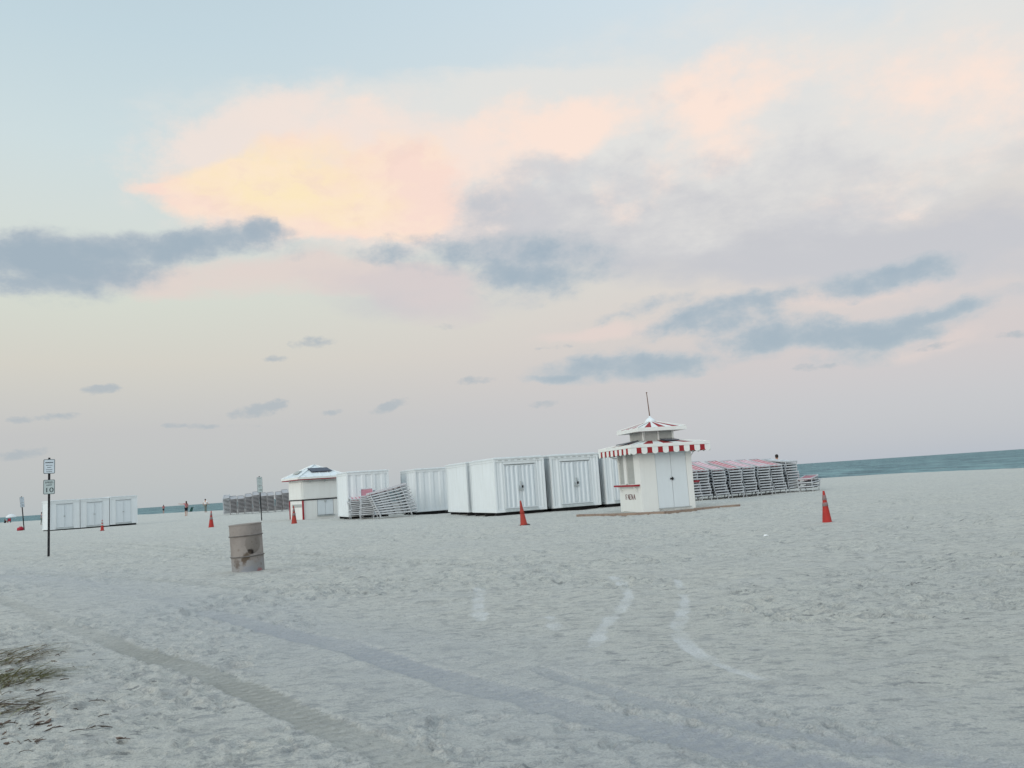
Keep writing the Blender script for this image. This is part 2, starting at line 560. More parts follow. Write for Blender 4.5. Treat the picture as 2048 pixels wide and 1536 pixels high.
def text_mesh(txt, size, name, mat, parent, mtx, width=None, extr=0.002, spacing=1.0):
    cu = bpy.data.curves.new(name, 'FONT')
    cu.body = txt
    cu.size = size
    cu.extrude = extr
    cu.align_x = 'CENTER'
    cu.align_y = 'CENTER'
    cu.space_character = spacing
    to = bpy.data.objects.new(name, cu)
    COL.objects.link(to)
    bpy.context.view_layer.update()
    dg = bpy.context.evaluated_depsgraph_get()
    me = bpy.data.meshes.new_from_object(to.evaluated_get(dg))
    bpy.data.objects.remove(to)
    if width:
        xs = [v.co.x for v in me.vertices]
        k = width / (max(xs) - min(xs))
        for v in me.vertices:
            v.co.x *= k
    me.transform(mtx)
    me.materials.clear()
    me.materials.append(MT[mat])
    o = bpy.data.objects.new(name, me)
    COL.objects.link(o)
    o.parent = parent
    return o


# ------------------------------------------------------------------ ground relief
rng = np.random.default_rng(5)
_H = rng.random((256, 256))


def vnoise(x, y):
    xi, yi = np.floor(x).astype(int), np.floor(y).astype(int)
    fx, fy = x - xi, y - yi
    fx, fy = fx * fx * (3 - 2 * fx), fy * fy * (3 - 2 * fy)
    a, b = _H[xi & 255, yi & 255], _H[(xi + 1) & 255, yi & 255]
    c, d = _H[xi & 255, (yi + 1) & 255], _H[(xi + 1) & 255, (yi + 1) & 255]
    return (a * (1 - fx) + b * fx) * (1 - fy) + (c * (1 - fx) + d * fx) * fy - .5


def fbm(x, y, o=4, g=.5):
    s, a = 0, 1.0
    for i in range(o):
        s = s + a * vnoise(x * 2 ** i + 17.3 * i, y * 2 ** i + 9.1 * i)
        a *= g
    return s


def low(x, y):
    """large slow relief of the beach, also used to stand things on"""
    x, y = np.asarray(x, float), np.asarray(y, float)
    z = fbm(x / 7.0, y / 7.0, 3) * .07
    n = (x + y) / math.sqrt(2)
    t = (y - x) / math.sqrt(2)
    nc = np.interp(t, [-200, -40, 5, 16, 27, 33, 66, 163, 250, 600], [60, 60, 61, 65.5, 71.5, 69, 66, 68.5, 63, 60])
    nc = nc + fbm(x / 9, y / 9, 3) * 1.5
    over = np.maximum(n - nc, 0)
    z = z - np.minimum(over * .09, 4.0) * 1.0
    return z


def gz(p):
    return float(low(p[0], p[1]))


print('cam set')

# ------------------------------------------------------------------ sand
def poly_world(pts):
    return [ground(*p) for p in pts]


def resample(pts, step=.25):
    out = []
    for a, b in zip(pts[:-1], pts[1:]):
        n = max(2, int((b - a).length / step))
        for k in range(n):
            out.append(a.lerp(b, k / n))
    out.append(pts[-1])
    # smooth
    for _ in range(12):
        out = [out[0]] + [(out[i - 1] + out[i] * 2 + out[i + 1]) / 4 for i in range(1, len(out) - 1)] + [out[-1]]
    return out


TR = [  # (points, half width, depth, darkness)
    ([(-260, 1120), (-60, 1180), (90, 1236), (200, 1275), (330, 1322), (450, 1368), (560, 1418), (680, 1470), (830, 1536), (1050, 1640)], .13, .010, 1.0),
    ([(-100, 1145), (150, 1165), (330, 1200), (480, 1245), (620, 1280), (760, 1318), (900, 1362), (1060, 1405), (1200, 1438), (1350, 1470), (1500, 1505), (1760, 1570)], .155, .009, .9),
    ([(1080, 1345), (1200, 1380), (1350, 1425), (1480, 1458), (1700, 1495), (1900, 1515), (2150, 1560)], .08, .010, .55),
    ([(-80, 1083), (150, 1086), (330, 1093), (480, 1104), (640, 1112), (860, 1122)], .16, .03, .5),
    ([(-80, 1101), (150, 1103), (330, 1112), (560, 1128), (700, 1140)], .14, .025, .35),
    ([(180, 1092), (340, 1101), (480, 1113), (720, 1125), (1000, 1130), (1300, 1120)], .15, .03, .35),
    ([(-60, 1150), (100, 1150), (260, 1158), (420, 1172), (600, 1180)], .14, .02, .3),
]
SC = [([(1225, 1155), (1258, 1180), (1265, 1205), (1215, 1240), (1193, 1268), (1190, 1298)], .075),
      ([(1355, 1165), (1375, 1200), (1372, 1225), (1345, 1245), (1345, 1270), (1365, 1300), (1410, 1330), (1460, 1355), (1530, 1366)], .07),
      ([(960, 1180), (955, 1210), (962, 1240)], .09), ([(1100, 1235), (1110, 1262)], .07)]

cool = None
rr = [0.4, 1.2, 2.0, 2.6, 3.0]
while rr[-1] < 85:
    r0 = rr[-1]
    rr.append(r0 + max(.024, r0 * r0 / 1500 if r0 < 12 else (.096 + (r0 - 12) * .02)))
while rr[-1] < 250:
    rr.append(rr[-1] * 1.012)
while rr[-1] < 40000:
    rr.append(rr[-1] * 1.25)
rr = np.array(rr)
TH0, TH1, DTH = R(-40), R(40), .0022
th = np.concatenate([np.arange(TH0, TH1, DTH), np.linspace(TH1, 2 * PI + TH0, 50)[:-1]])
NR, NT = len(rr), len(th)
RRg, THg = np.meshgrid(rr, th, indexing='ij')
X, Y = RRg * np.sin(THg), RRg * np.cos(THg)
Z = low(X, Y)
near = RRg < 60
Z += np.where(near, fbm(X / 1.3, Y / 1.3, 4) * .035 + fbm(X / .28 + 5, Y / .28, 3) * .011, 0)
Z += np.where(near & (RRg < 14), fbm(X / .09 + 5, Y / .09, 2) * .0035, 0)
track = np.zeros_like(X); cool = np.zeros_like(X); scuff = np.zeros_like(X); blue = np.zeros_like(X)


def window(x0, y0, rad):
    r0 = math.hypot(x0, y0)
    t0 = math.atan2(x0, y0)
    i0, i1 = np.searchsorted(rr, [r0 - rad, r0 + rad])
    j0, j1 = int((t0 - rad / r0 - TH0) / DTH), int((t0 + rad / r0 - TH0) / DTH) + 2
    n_front = int((TH1 - TH0) / DTH)
    j0, j1 = max(0, j0), min(n_front, j1)
    return slice(i0, i1 + 1), slice(j0, max(j0, j1))


def strokes(pts, reach):
    """distance field and arc length around a polyline, evaluated in windows"""
    P = resample(poly_world(pts), .2)
    D = np.full(X.shape, 9e9)
    A = np.zeros(X.shape)
    s = 0
    for a, b in zip(P[:-1], P[1:]):
        L = (b - a).length
        if math.hypot(a.x, a.y) < 1.5:
            s += L
            continue
        wi, wj = window((a.x + b.x) / 2, (a.y + b.y) / 2, reach + L)
        x, y = X[wi, wj], Y[wi, wj]
        if x.size:
            dx, dy = b.x - a.x, b.y - a.y
            q = np.clip(((x - a.x) * dx + (y - a.y) * dy) / (L * L), 0, 1)
            d = np.hypot(x - a.x - q * dx, y - a.y - q * dy)
            m = d < D[wi, wj]
            D[wi, wj] = np.where(m, d, D[wi, wj])
            A[wi, wj] = np.where(m, s + q * L, A[wi, wj])
        s += L
    return D, A


def sstep(a, b, v):
    t = np.clip((v - a) / (b - a), 0, 1)
    return t * t * (3 - 2 * t)


for k, (pts, hw, dep, dk) in enumerate(TR):
    D, A = strokes(pts, hw * 2.5 + (1.6 if k < 2 else 0))
    D2 = D + fbm(X / .22, Y / .22, 3) * .04 + fbm(X / .05, Y / .05, 2) * .02 * (RRg < 9)
    g = 1 - sstep(hw * .85, hw * 1.05, D2)
    rim = np.exp(-((D2 - hw * 1.25) / (hw * .22)) ** 2)
    fade = np.ones_like(X)
    if k < 2:
        fx = ground(*((205, 1277) if k == 0 else (420, 1228)))
        P_ = resample(poly_world(pts), .2)
        s0 = 0
        best = (9e9, 0)
        for a_, b_ in zip(P_[:-1], P_[1:]):
            dd_ = (a_ - fx).length
            if dd_ < best[0]:
                best = (dd_, s0)
            s0 += (b_ - a_).length
        fade = .32 + .68 * sstep(best[1] - .9, best[1] + .5, A)
    g = g * fade
    rim = rim * fade
    patch = np.clip(.8 + fbm(X / 1.1, Y / 1.1, 3) * .8, .35, 1)
    tread = np.sin(A * 58 + 2.2 * np.sin(D / hw * 3.1)) * (np.cos(D / hw * 6) * .4 + .6)
    Z += -dep * g + rim * dep * .55 + g * tread * .0035 * (RRg < 8) * np.clip(.5 + fbm(X / .6 + 9, Y / .6, 2) * 2, 0, 1)
    v_ = g * dk * patch * (1 + .6 * tread * (RRg < 9))
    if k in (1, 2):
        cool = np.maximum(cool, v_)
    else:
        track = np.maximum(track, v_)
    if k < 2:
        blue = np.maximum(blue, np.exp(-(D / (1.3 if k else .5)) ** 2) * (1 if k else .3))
for pts, hw in SC:
    D, A = strokes(pts, hw * 2.2)
    D2 = D + fbm(X / .2, Y / .2, 2) * .06
    g = 1 - sstep(hw * .55, hw * 1.0, D2)
    Z += -.006 * g
    scuff = np.maximum(scuff, g * np.clip(.62 + fbm(X / .35, Y / .35, 4) * 1.3, 0, 1))


def prints(n, ra, rb, dmin, dmax, smin, smax):
    for _ in range(n):
        r0 = math.sqrt(random.uniform(ra * ra, rb * rb))
        t0 = random.uniform(TH0, TH1)
        x0, y0 = r0 * math.sin(t0), r0 * math.cos(t0)
        if float(fbm(x0 / 3.0 + 40, y0 / 3.0, 2)) < -.12:
            continue
        L = random.uniform(smin, smax)
        Wd = L * random.uniform(.35, .8)
        an = random.uniform(0, PI)
        wi, wj = window(x0, y0, L * 2)
        x, y = X[wi, wj] - x0, Y[wi, wj] - y0
        if not x.size:
            continue
        u = (x * math.cos(an) + y * math.sin(an)) / L
        v = (-x * math.sin(an) + y * math.cos(an)) / Wd
        d = np.hypot(u, v)
        dep = random.uniform(dmin, dmax)
        Z[wi, wj] += (-dep * np.exp(-d ** 3) + dep * .45 * np.exp(-((d - 1.35) / .3) ** 2)) * (1 - .8 * (np.maximum(track[wi, wj], cool[wi, wj]) > .2))


for (px_, py_, hm, wm) in ((497.5, 1147, .035, .42), (97.2, 1117, .03, .2), (1654, 1044.5, .03, .3), (1048, 1050, .02, .3), (588, 1047.5, .03, .35), (422, 1055, .03, .35), (204, 1061, .03, .3)):
    c_ = ground(px_, py_)
    Z += hm * np.exp(-((X - c_.x) ** 2 + (Y - c_.y) ** 2) / wm ** 2)
prints(1700, 3, 7, .007, .022, .03, .085)
prints(2300, 6, 13, .014, .038, .05, .13)
prints(4200, 11, 32, .02, .055, .08, .18)

verts = np.stack([X, Y, Z], -1).reshape(-1, 3)
i = np.arange(NR - 1)[:, None] * NT
j = np.arange(NT)[None, :]
j2 = (j + 1) % NT
q = np.stack([i + j, i + NT + j, i + NT + j2, i + j2], -1).reshape(-1, 4)
q = q[:, ::-1]
verts = np.vstack([verts, [[0, 0, float(Z[0].mean())]]])
tri = np.stack([np.full(NT, len(verts) - 1), j2[0], j[0]], -1)
tri = np.stack([np.full(NT, len(verts) - 1), np.arange(NT), (np.arange(NT) + 1) % NT], -1)[:, [0, 2, 1]]
me = bpy.data.meshes.new('ground')
me.vertices.add(len(verts))
me.vertices.foreach_set('co', verts.astype(np.float32).ravel())
nl = q.size + tri.size
me.loops.add(nl)
me.loops.foreach_set('vertex_index', np.concatenate([q.ravel(), tri.ravel()]).astype(np.int32))
me.polygons.add(len(q) + len(tri))
ls = np.concatenate([np.arange(len(q)) * 4, q.size + np.arange(len(tri)) * 3])
me.polygons.foreach_set('loop_start', ls.astype(np.int32))
me.polygons.foreach_set('use_smooth', np.ones(len(ls), bool))
me.update(calc_edges=True)
me.validate()
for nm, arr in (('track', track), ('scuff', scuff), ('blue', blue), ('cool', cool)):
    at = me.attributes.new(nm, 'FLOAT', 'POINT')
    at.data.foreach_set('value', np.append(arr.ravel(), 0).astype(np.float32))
if me.polygons[1000].normal.z < 0:
    me.flip_normals()
go = bpy.data.objects.new('ground', me)
COL.objects.link(go)
tag(go, 'pale grey beach sand with footprints and tyre tracks', kind='structure')

m, t, b = new_mat('sand')
N = t.nodes.new
L = t.links.new
co = N('ShaderNodeTexCoord')


def tn_(scale, det=6, ro=.6, vec=None):
    n = N('ShaderNodeTexNoise')
    n.inputs['Scale'].default_value = scale
    n.inputs['Detail'].default_value = det
    n.inputs['Roughness'].default_value = ro
    L(vec or co.outputs['Object'], n.inputs[0])
    return n.outputs[0]


def mr_(v, a, b_, c=0, d=1):
    n = N('ShaderNodeMapRange')
    L(v, n.inputs[0])
    for k, x in enumerate((a, b_, c, d)):
        n.inputs[k + 1].default_value = x
    return n.outputs[0]


def mx_(f, a, c):
    n = N('ShaderNodeMix'); n.data_type = 'RGBA'
    L(f, n.inputs[0])
    for k, x in ((6, a), (7, c)):
        if isinstance(x, tuple):
            n.inputs[k].default_value = (*x, 1)
        else:
            L(x, n.inputs[k])
    return n.outputs[2]


def at_(nm):
    n = N('ShaderNodeAttribute'); n.attribute_name = nm
    return n.outputs['Fac']


def mm_(op, a, c):
    n = N('ShaderNodeMath'); n.operation = op
    for k, x in ((0, a), (1, c)):
        if isinstance(x, (int, float)):
            n.inputs[k].default_value = x
        else:
            L(x, n.inputs[k])
    return n.outputs[0]


c0 = mx_(mr_(tn_(.35), .35, .7), (.66, .645, .58), (.605, .60, .555))
c0 = mx_(mr_(tn_(3.5, 8, .72), .50, .64, 0, .7), c0, (.43, .425, .40))
mpf = N('ShaderNodeMapping')
mpf.inputs['Scale'].default_value = (.7, 1.3, 1)
L(co.outputs['Object'], mpf.inputs[0])
VF = mpf.outputs[0]
c0 = mx_(mr_(tn_(6, 8, .78, VF), .55, .59, 0, .85), c0, (.35, .355, .35))  # dark flecks: debris tone and shade of divots painted into the colour
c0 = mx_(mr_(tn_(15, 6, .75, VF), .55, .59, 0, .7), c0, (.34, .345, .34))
c0 = mx_(mm_('MULTIPLY', mr_(tn_(8, 6, .7, VF), .60, .635), mr_(tn_(.45, 4, .6), .45, .6, .25, 1)), c0, (.20, .205, .20))  # sparse darker flecks for debris and shaded divots, also in the colour
c0 = mx_(mr_(tn_(4.3, 8, .78, VF), .56, .62, 0, .6), c0, (.66, .65, .61))
c0 = mx_(mr_(tn_(1.3, 8, .7), .5, .66, 0, .5), c0, (.56, .56, .54))
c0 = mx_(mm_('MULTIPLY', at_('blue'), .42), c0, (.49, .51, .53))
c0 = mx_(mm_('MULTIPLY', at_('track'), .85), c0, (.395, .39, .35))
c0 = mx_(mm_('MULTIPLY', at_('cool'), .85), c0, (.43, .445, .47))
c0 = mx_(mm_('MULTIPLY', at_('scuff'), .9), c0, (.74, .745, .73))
c0 = mx_(mr_(tn_(70, 4, .8), .46, .60, 0, .35), c0, (.27, .27, .26))
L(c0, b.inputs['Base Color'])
b.inputs['Roughness'].default_value = .95
b.inputs['Specular IOR Level'].default_value = .15
h = mm_('MULTIPLY', tn_(3.0, 8, .7), .11)
h = mm_('ADD', h, mm_('MULTIPLY', tn_(14, 6, .7), .03))
h = mm_('ADD', h, mm_('MULTIPLY', tn_(90, 4, .75), .008))
bp = N('ShaderNodeBump')
bp.inputs['Strength'].default_value = 1
bp.inputs['Distance'].default_value = 1.05
L(h, bp.inputs['Height'])
L(bp.outputs[0], b.inputs['Normal'])
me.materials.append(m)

# ------------------------------------------------------------------ sea
m, t, b = new_mat('sea_water')
N = t.nodes.new
L = t.links.new
co = N('ShaderNodeTexCoord')
mp = N('ShaderNodeMapping')
mp.inputs['Rotation'].default_value = (0, 0, 0)
mp.inputs['Scale'].default_value = (1.0, .14, 1)
L(co.outputs['Object'], mp.inputs[0])
V = mp.outputs[0]
c0 = mx_(mr_(tn_(.28, 7, .8, V), .46, .54), (.012, .062, .090), (.15, .265, .28))
c0 = mx_(mr_(tn_(.6, 6, .8, V), .52, .56, 0, .7), c0, (.22, .38, .38))
c0 = mx_(mr_(tn_(.45, 8, .8, V), .615, .64, 0, .9), c0, (.62, .68, .68))
L(c0, b.inputs['Base Color'])
b.inputs['Roughness'].default_value = .45
b.inputs['IOR'].default_value = 1.33
b.inputs['Specular IOR Level'].default_value = .06
h = mm_('ADD', mm_('MULTIPLY', tn_(.28, 4, .6, V), .5), mm_('MULTIPLY', tn_(1.4, 5, .65, V), .08))
bp = N('ShaderNodeBump')
bp.inputs['Strength'].default_value = 1
bp.inputs['Distance'].default_value = 1
L(h, bp.inputs['Height'])
L(bp.outputs[0], b.inputs['Normal'])
w = MB()
w.add([(-40000, -300, -.85), (40000, -300, -.85), (40000, 40000, -.85), (-40000, 40000, -.85)], [(0, 1, 2, 3)])
wo = w.build('sea', m)
tag(wo, 'green blue sea beyond the beach', kind='structure')


# ------------------------------------------------------------------ storage containers
CW, CD, CH = 2.26, 3.1, 2.27


def corrugated(mb, p0, p1, z0, z1, out_, pitch=.2, dep=.035, mi=0):
    """trapezoid ribbed sheet from p0 to p1 (xy), ribs standing out along out_"""
    p0, p1, o = Vector((*p0, 0)), Vector((*p1, 0)), Vector((*out_, 0))
    Lw = (p1 - p0).length
    n = max(1, round(Lw / pitch))
    u = (p1 - p0) / n
    prof = []
    for k in range(n):
        for f, d in ((0, 0), (.28, 0), (.42, 1), (.72, 1), (.86, 0)):
            prof.append(p0 + u * (k + f) + o * dep * d)
    prof.append(p1.copy())
    vs, fs = [], []
    for p in prof:
        vs += [(p.x, p.y, z0), (p.x, p.y, z1)]
    for k in range(len(prof) - 1):
        fs.append((2 * k, 2 * k + 2, 2 * k + 3, 2 * k + 1))
    mb.add(vs, fs, mi)


def make_container(kind, label, group):
    w, d = CW / 2, CD / 2
    z0, z1 = .13, .13 + CH - .08
    root = empty('storage_container', (0, 0, 0), 0, label, 'container', group)
    b = MB()
    e = .07
    for sx in (-1, 1):
        for sy in (-1, 1):
            x0, y0 = (w - e if sx > 0 else -w), (d - e if sy > 0 else -d)
            b.box((x0, y0, z0), (x0 + e, y0 + e, z1))
    for sy in (-1, 1):
        y0 = d - e if sy > 0 else -d
        b.box((-w + e, y0 + .003, z0), (w - e, y0 + e - .003, z0 + .10))
        b.box((-w + e, y0 + .003, z1 - .12), (w - e, y0 + e - .003, z1))
    for sx in (-1, 1):
        x0 = w - e if sx > 0 else -w
        b.box((x0 + .003, -d + e, z0), (x0 + e - .003, d - e, z0 + .10))
        b.box((x0 + .003, -d + e, z1 - .10), (x0 + e - .003, d - e, z1))
    pt, dp = (.155, .034) if kind == 'ribbed' else (.5, .03)
    if kind == 'smooth':
        pt, dp = .56, .008
    corrugated(b, (-w + .045, d - e), (-w + .045, -d + e), z0 + .1, z1 - .1, (-1, 0), pt, dp)
    corrugated(b, (w - .045, -d + e), (w - .045, d - e), z0 + .1, z1 - .1, (1, 0), pt, dp)
    corrugated(b, (w - e, d - .045), (-w + e, d - .045), z0 + .1, z1 - .12, (0, 1), pt, dp)
    b.box((-w + .02, -d + .02, z0 + .004), (w - .02, d - .02, z0 + .03))
    if kind == 'panel':
        corrugated(b, (-w + e, -d + .045), (w - e, -d + .045), z0 + .1, z1 - .12, (0, -1), .5, .03)
    else:
        dx0, dx1, dz0, dz1 = -w + CW * .2, -w + CW * .81, z0 + .14, z1 - .27
        if kind == 'smooth':
            dx0, dx1 = -w + CW * .22, -w + CW * .76
        cd_ = .03 if kind == 'ribbed' else .006
        corrugated(b, (-w + e, -d + .045), (dx0 - .03, -d + .045), z0 + .1, z1 - .12, (0, -1), .19, cd_ * .5)
        corrugated(b, (dx1 + .03, -d + .045), (w - e, -d + .045), z0 + .1, z1 - .12, (0, -1), .19, cd_ * .5)
        b.box((dx0 - .03, -d + .03, dz1 + .02), (dx1 + .03, -d + .06, z1 - .12))
        b.box((dx0 - .03, -d + .012, dz0), (dx0, -d + .07, dz1 + .02))
        b.box((dx1, -d + .012, dz0), (dx1 + .03, -d + .07, dz1 + .02))
        b.box((dx0 - .03, -d + .006, dz1 + .025), (dx1 + .03, -d + .03, dz1 + .05), 1)
        if kind == 'ribbed':
            for k in range(7):
                xx = -w + .2 + k * .28
                b.box((xx, -d - .012, z1 - .075), (xx + .15, -d + .003, z1 - .05), 1)
    bo = b.build('body', ['white', 'trim'], root)
    r = MB()
    r.box((-w - .03, -d - .04, z1), (w + .03, d + .04, z1 + .05))
    r.box((-w + .1, -d + .1, z1 + .05), (w - .1, d - .1, z1 + .075))
    r.build('roof', 'roof_metal', root)
    if kind != 'panel':
        mid = (dx0 + dx1) / 2
        for s in (0, 1):
            xa, xb = (dx0 + .01, mid - .006) if s == 0 else (mid + .006, dx1 - .01)
            dm_ = MB()
            corrugated(dm_, (xa + .03, -d + .05), (xb - .03, -d + .05), dz0 + .05, dz1 - .03, (0, -1), .215, .035 if kind == 'ribbed' else .004)
            for (p, q_) in (((xa, dz0), (xa + .03, dz1)), ((xb - .03, dz0), (xb, dz1))):
                dm_.box((p[0], -d + .02, p[1]), (q_[0], -d + .06, q_[1]))
            dm_.box((xa + .03, -d + .022, dz0), (xb - .03, -d + .058, dz0 + .05))
            dm_.box((xa + .03, -d + .022, dz1 - .03), (xb - .03, -d + .058, dz1))
            do = dm_.build('door', 'door_white', root)
            if s == 1:
                lk = MB()
                zc = 1.12
                lk.box((mid - .012, -d - .03, zc + .10), (mid + .018, -d + .02, zc + .24), 0)
                lk.box((mid - .11, -d - .025, zc - .13), (mid + .10, -d + .02, zc - .07), 0)
                lk.box((mid + .045, -d - .04, zc - .03), (mid + .10, -d + .02, zc + .07), 1)
                lk.box((mid - .10, -d - .02, zc - .04), (mid - .075, -d + .02, zc + .06), 0)
                if kind == 'smooth':
                    lk = MB()
                    lk.box((mid - .07, -d - .03, zc - .04), (mid + .05, -d + .02, zc + .04), 0)
                lk.build('lock', ['trim', 'black'], do)
        th_ = MB()
        th_.add([(dx0 - .05, -d + .01, dz0 - .01), (dx1 + .05, -d + .01, dz0 - .01), (dx1 + .05, -d - .07, dz0 - .13), (dx0 - .05, -d - .07, dz0 - .13),
                 (dx0 - .05, -d + .01, dz0 - .05), (dx1 + .05, -d + .01, dz0 - .05), (dx1 + .05, -d - .05, dz0 - .14), (dx0 - .05, -d - .05, dz0 - .14)],
                [(0, 3, 2, 1), (4, 5, 6, 7), (0, 4, 7, 3), (1, 2, 6, 5), (3, 7, 6, 2), (0, 1, 5, 4)])
        th_.build('threshold', 'trim', root)
    for sy in (-.8, 0, .8):
        k = MB()
        k.box((-w + .05, sy * d - .06, -.1), (w - .05, sy * d + .06, z0 - .002))
        k.build('skid', 'dark', root)
    return root


def corner_place(o, corner, th_, w, d, z=0):
    """put o so that its near left corner stands on the given ground point"""
    a = Vector((math.cos(th_), math.sin(th_), 0))
    bb = Vector((-math.sin(th_), math.cos(th_), 0))
    c = Vector((corner.x, corner.y, 0)) + a * w / 2 + bb * d / 2
    o.location = (c.x, c.y, z)
    o.rotation_euler = (0, 0, th_)
    return a, bb


G1 = 'ribbed white storage containers in a row beside the striped kiosk'
TH = R(22)
A0 = ground(993.8, 1026.6, .12)
A0.z = 0
av = Vector((math.cos(TH), math.sin(TH), 0))
bv = Vector((-math.sin(TH), math.cos(TH), 0))
cB = make_container('ribbed', 'ribbed white container with closed double doors directly behind the leaning orange cone', G1)
corner_place(cB, A0, TH, CW, CD)
cC = copy_tree(cB)
cC['label'] = 'ribbed white container with padlocked double doors, between the cone container and the striped kiosk'
corner_place(cC, A0 + av * 2.56, TH, CW, CD)
cD = copy_tree(cB)
cD['label'] = 'ribbed white container partly hidden behind the left wall of the striped kiosk'
corner_place(cD, A0 + av * 5.1, TH, CW, CD)
cA = copy_tree(cB)
cA['label'] = 'ribbed white container standing behind the cone container, only its left side showing'
corner_place(cA, A0 + bv * 3.62, TH, CW, CD)

G2 = 'plain panelled white containers behind the lounger heap'
E0 = ground(696.6, 1036.4, .06)
cE = make_container('panel', 'plain panelled white container next to the small kiosk, behind the tilted lounger heap', G2)
corner_place(cE, E0, TH, 2.26, CD, -.02)
cE.scale = (.985, 1, 1.045)
F0 = ground(833.0, 1024.5, .13)
cF = copy_tree(cE)
cF.scale = (1, 1, 1)
cF['label'] = 'plain panelled white container between the tilted lounger heap and the ribbed container row'
corner_place(cF, F0, TH, 2.3, CD)

G3 = 'smooth white sheds in a row behind the speed limit sign'
TS = R(42)
as_ = Vector((math.cos(TS), math.sin(TS), 0))
S0 = atdist(99.5, 66.2)
cG = make_container('smooth', 'smooth white shed at the sign end of the row, double doors shut', G3)
sc = .95
for o in [cG]:
    o.scale = (sc, .75, 1)
for k, lab in enumerate([None, 'smooth white shed in the middle of the row of three, small cone near its door',
                         'smooth white shed at the far right end of the row, dark gap under its edge']):
    o = cG if k == 0 else copy_tree(cG)
    if lab:
        o['label'] = lab
    corner_place(o, S0 + as_ * k * 2.19, TS, CW * sc, CD * .75, -.05 + (.04 if k == 2 else 0))

# ------------------------------------------------------------------ striped kiosk
TK = R(15.7)
KW = 2.0
K0 = ground(1287, 1024.8)
kiosk = empty('beach_kiosk', (0, 0, 0), 0, 'square white kiosk with red and white scalloped awning and spire', 'kiosk')
corner_place(kiosk, K0, TK, KW, KW, gz(K0) * 0)
h = KW / 2
b = MB()
WH = 2.34
# walls as framed faces; left face (-x) has an opening for shade panels, front (-y) a door opening
b.box((-h, -h, -.08), (-h + .16, -h + .06, WH))                     # near corner front leg
b.box((-h + .16, -h + .003, -.08), (-h + .60, -h + .05, WH))        # blank wall left of the doors
b.box((h - .22, -h, -.08), (h, -h + .06, WH))
b.box((-h + .60, -h + .003, 2.22), (h - .22, -h + .05, WH))
b.box((-h + .60, -h + .006, -.08), (h - .22, -h + .05, .07))
b.box((-h, -h + .06, -.08), (-h + .05, h, .98))                     # left lower wall
b.box((-h, -h + .06, .98), (-h + .05, -h + .52, WH))
b.box((-h - .012, -h + 1.18, .98), (-h + .05, -h + 1.42, WH))
b.box((-h, h - .10, .98), (-h + .05, h, WH))
b.box((-h, -h + .52, 2.18), (-h + .05, -h + 1.18, WH))
b.box((-h, -h + 1.42, 2.18), (-h + .05, h - .10, WH))
b.box((-h + .05, h - .05, -.08), (h, h, WH))                        # back
b.box((h - .05, -h + .06, -.08), (h, h - .05, WH))                  # right
b.box((-h + .05, -h + .05, -.06), (h - .05, h - .05, .02))
b.build('wall', 'kiosk_white', kiosk)
for y0, y1 in ((-h + .52, -h + 1.18), (-h + 1.42, h - .10)):
    p = MB()
    p.box((-h + .035, y0, .98), (-h + .06, y1, 2.18))
    for k in range(7):
        zz = 1.05 + k * .16
        p.box((-h + .028, y0 + .01, zz), (-h + .036, y1 - .01, zz + .012))
    p.build('shade_panel', 'panel_grey', kiosk)
dl, dr_ = -h + .61, h - .23
mid = (dl + dr_) / 2
for s, (xa, xb) in enumerate(((dl, mid - .006), (mid + .006, dr_))):
    dd = MB()
    dd.box((xa, -h + .012, .09), (xb, -h + .045, 2.21))
    do = dd.build('door', 'door_white', kiosk)
    if s == 1:
        hh = MB()
        hh.box((mid - .07, -h - .03, 1.06), (mid + .05, -h + .012, 1.12))
        hh.box((mid - .02, -h - .035, 1.03), (mid + .02, -h - .031, 1.15))
        hh.build('handle', 'black', do)
s_ = MB()
s_.box((dl - .02, -h - .03, .065), (dr_ + .06, -h + .004, .10))
s_.build('door_sill', 'trim', kiosk)
for side in (-1, 1):
    sh = MB()
    xa, xb = (-h - .20, -h - .014) if side < 0 else (h + .002, h + .27)
    sh.box((xa, -h + .10, .93), (xb, h - .02, .955), 1)
    sh.box((xa - (.02 if side < 0 else 0), -h + .10, .90), (xa if side < 0 else xb + .02, h - .02, .965) if side < 0 else (xb + .02, h - .02, .965), 0) if side < 0 else sh.box((xb, -h + .10, .90), (xb + .02, h - .02, .965), 0)
    sh.box((xa, -h + .085, .90), (xb, -h + .10, .965), 0)
    so_ = sh.build('counter_shelf', ['red_paint', 'kiosk_white'], kiosk)
    br = MB()
    for yy in (-h + .3, h - .3):
        br = MB()
        x_in = -h - .002 if side < 0 else h + .002
        x_out = x_in + side * .2
        br.bar((x_in, yy, .70), (x_out, yy, .925), .025)
        br.build('bracket', 'kiosk_white', so_)
if True:
    kn = MB()
    kn.lathe([(0.0, .956), (.03, .956), (.035, .98), (.015, 1.01), (0, 1.012)], 10, c=(-h - .13, -h + .95))
    kn.build('tap', 'panel_grey', kiosk)
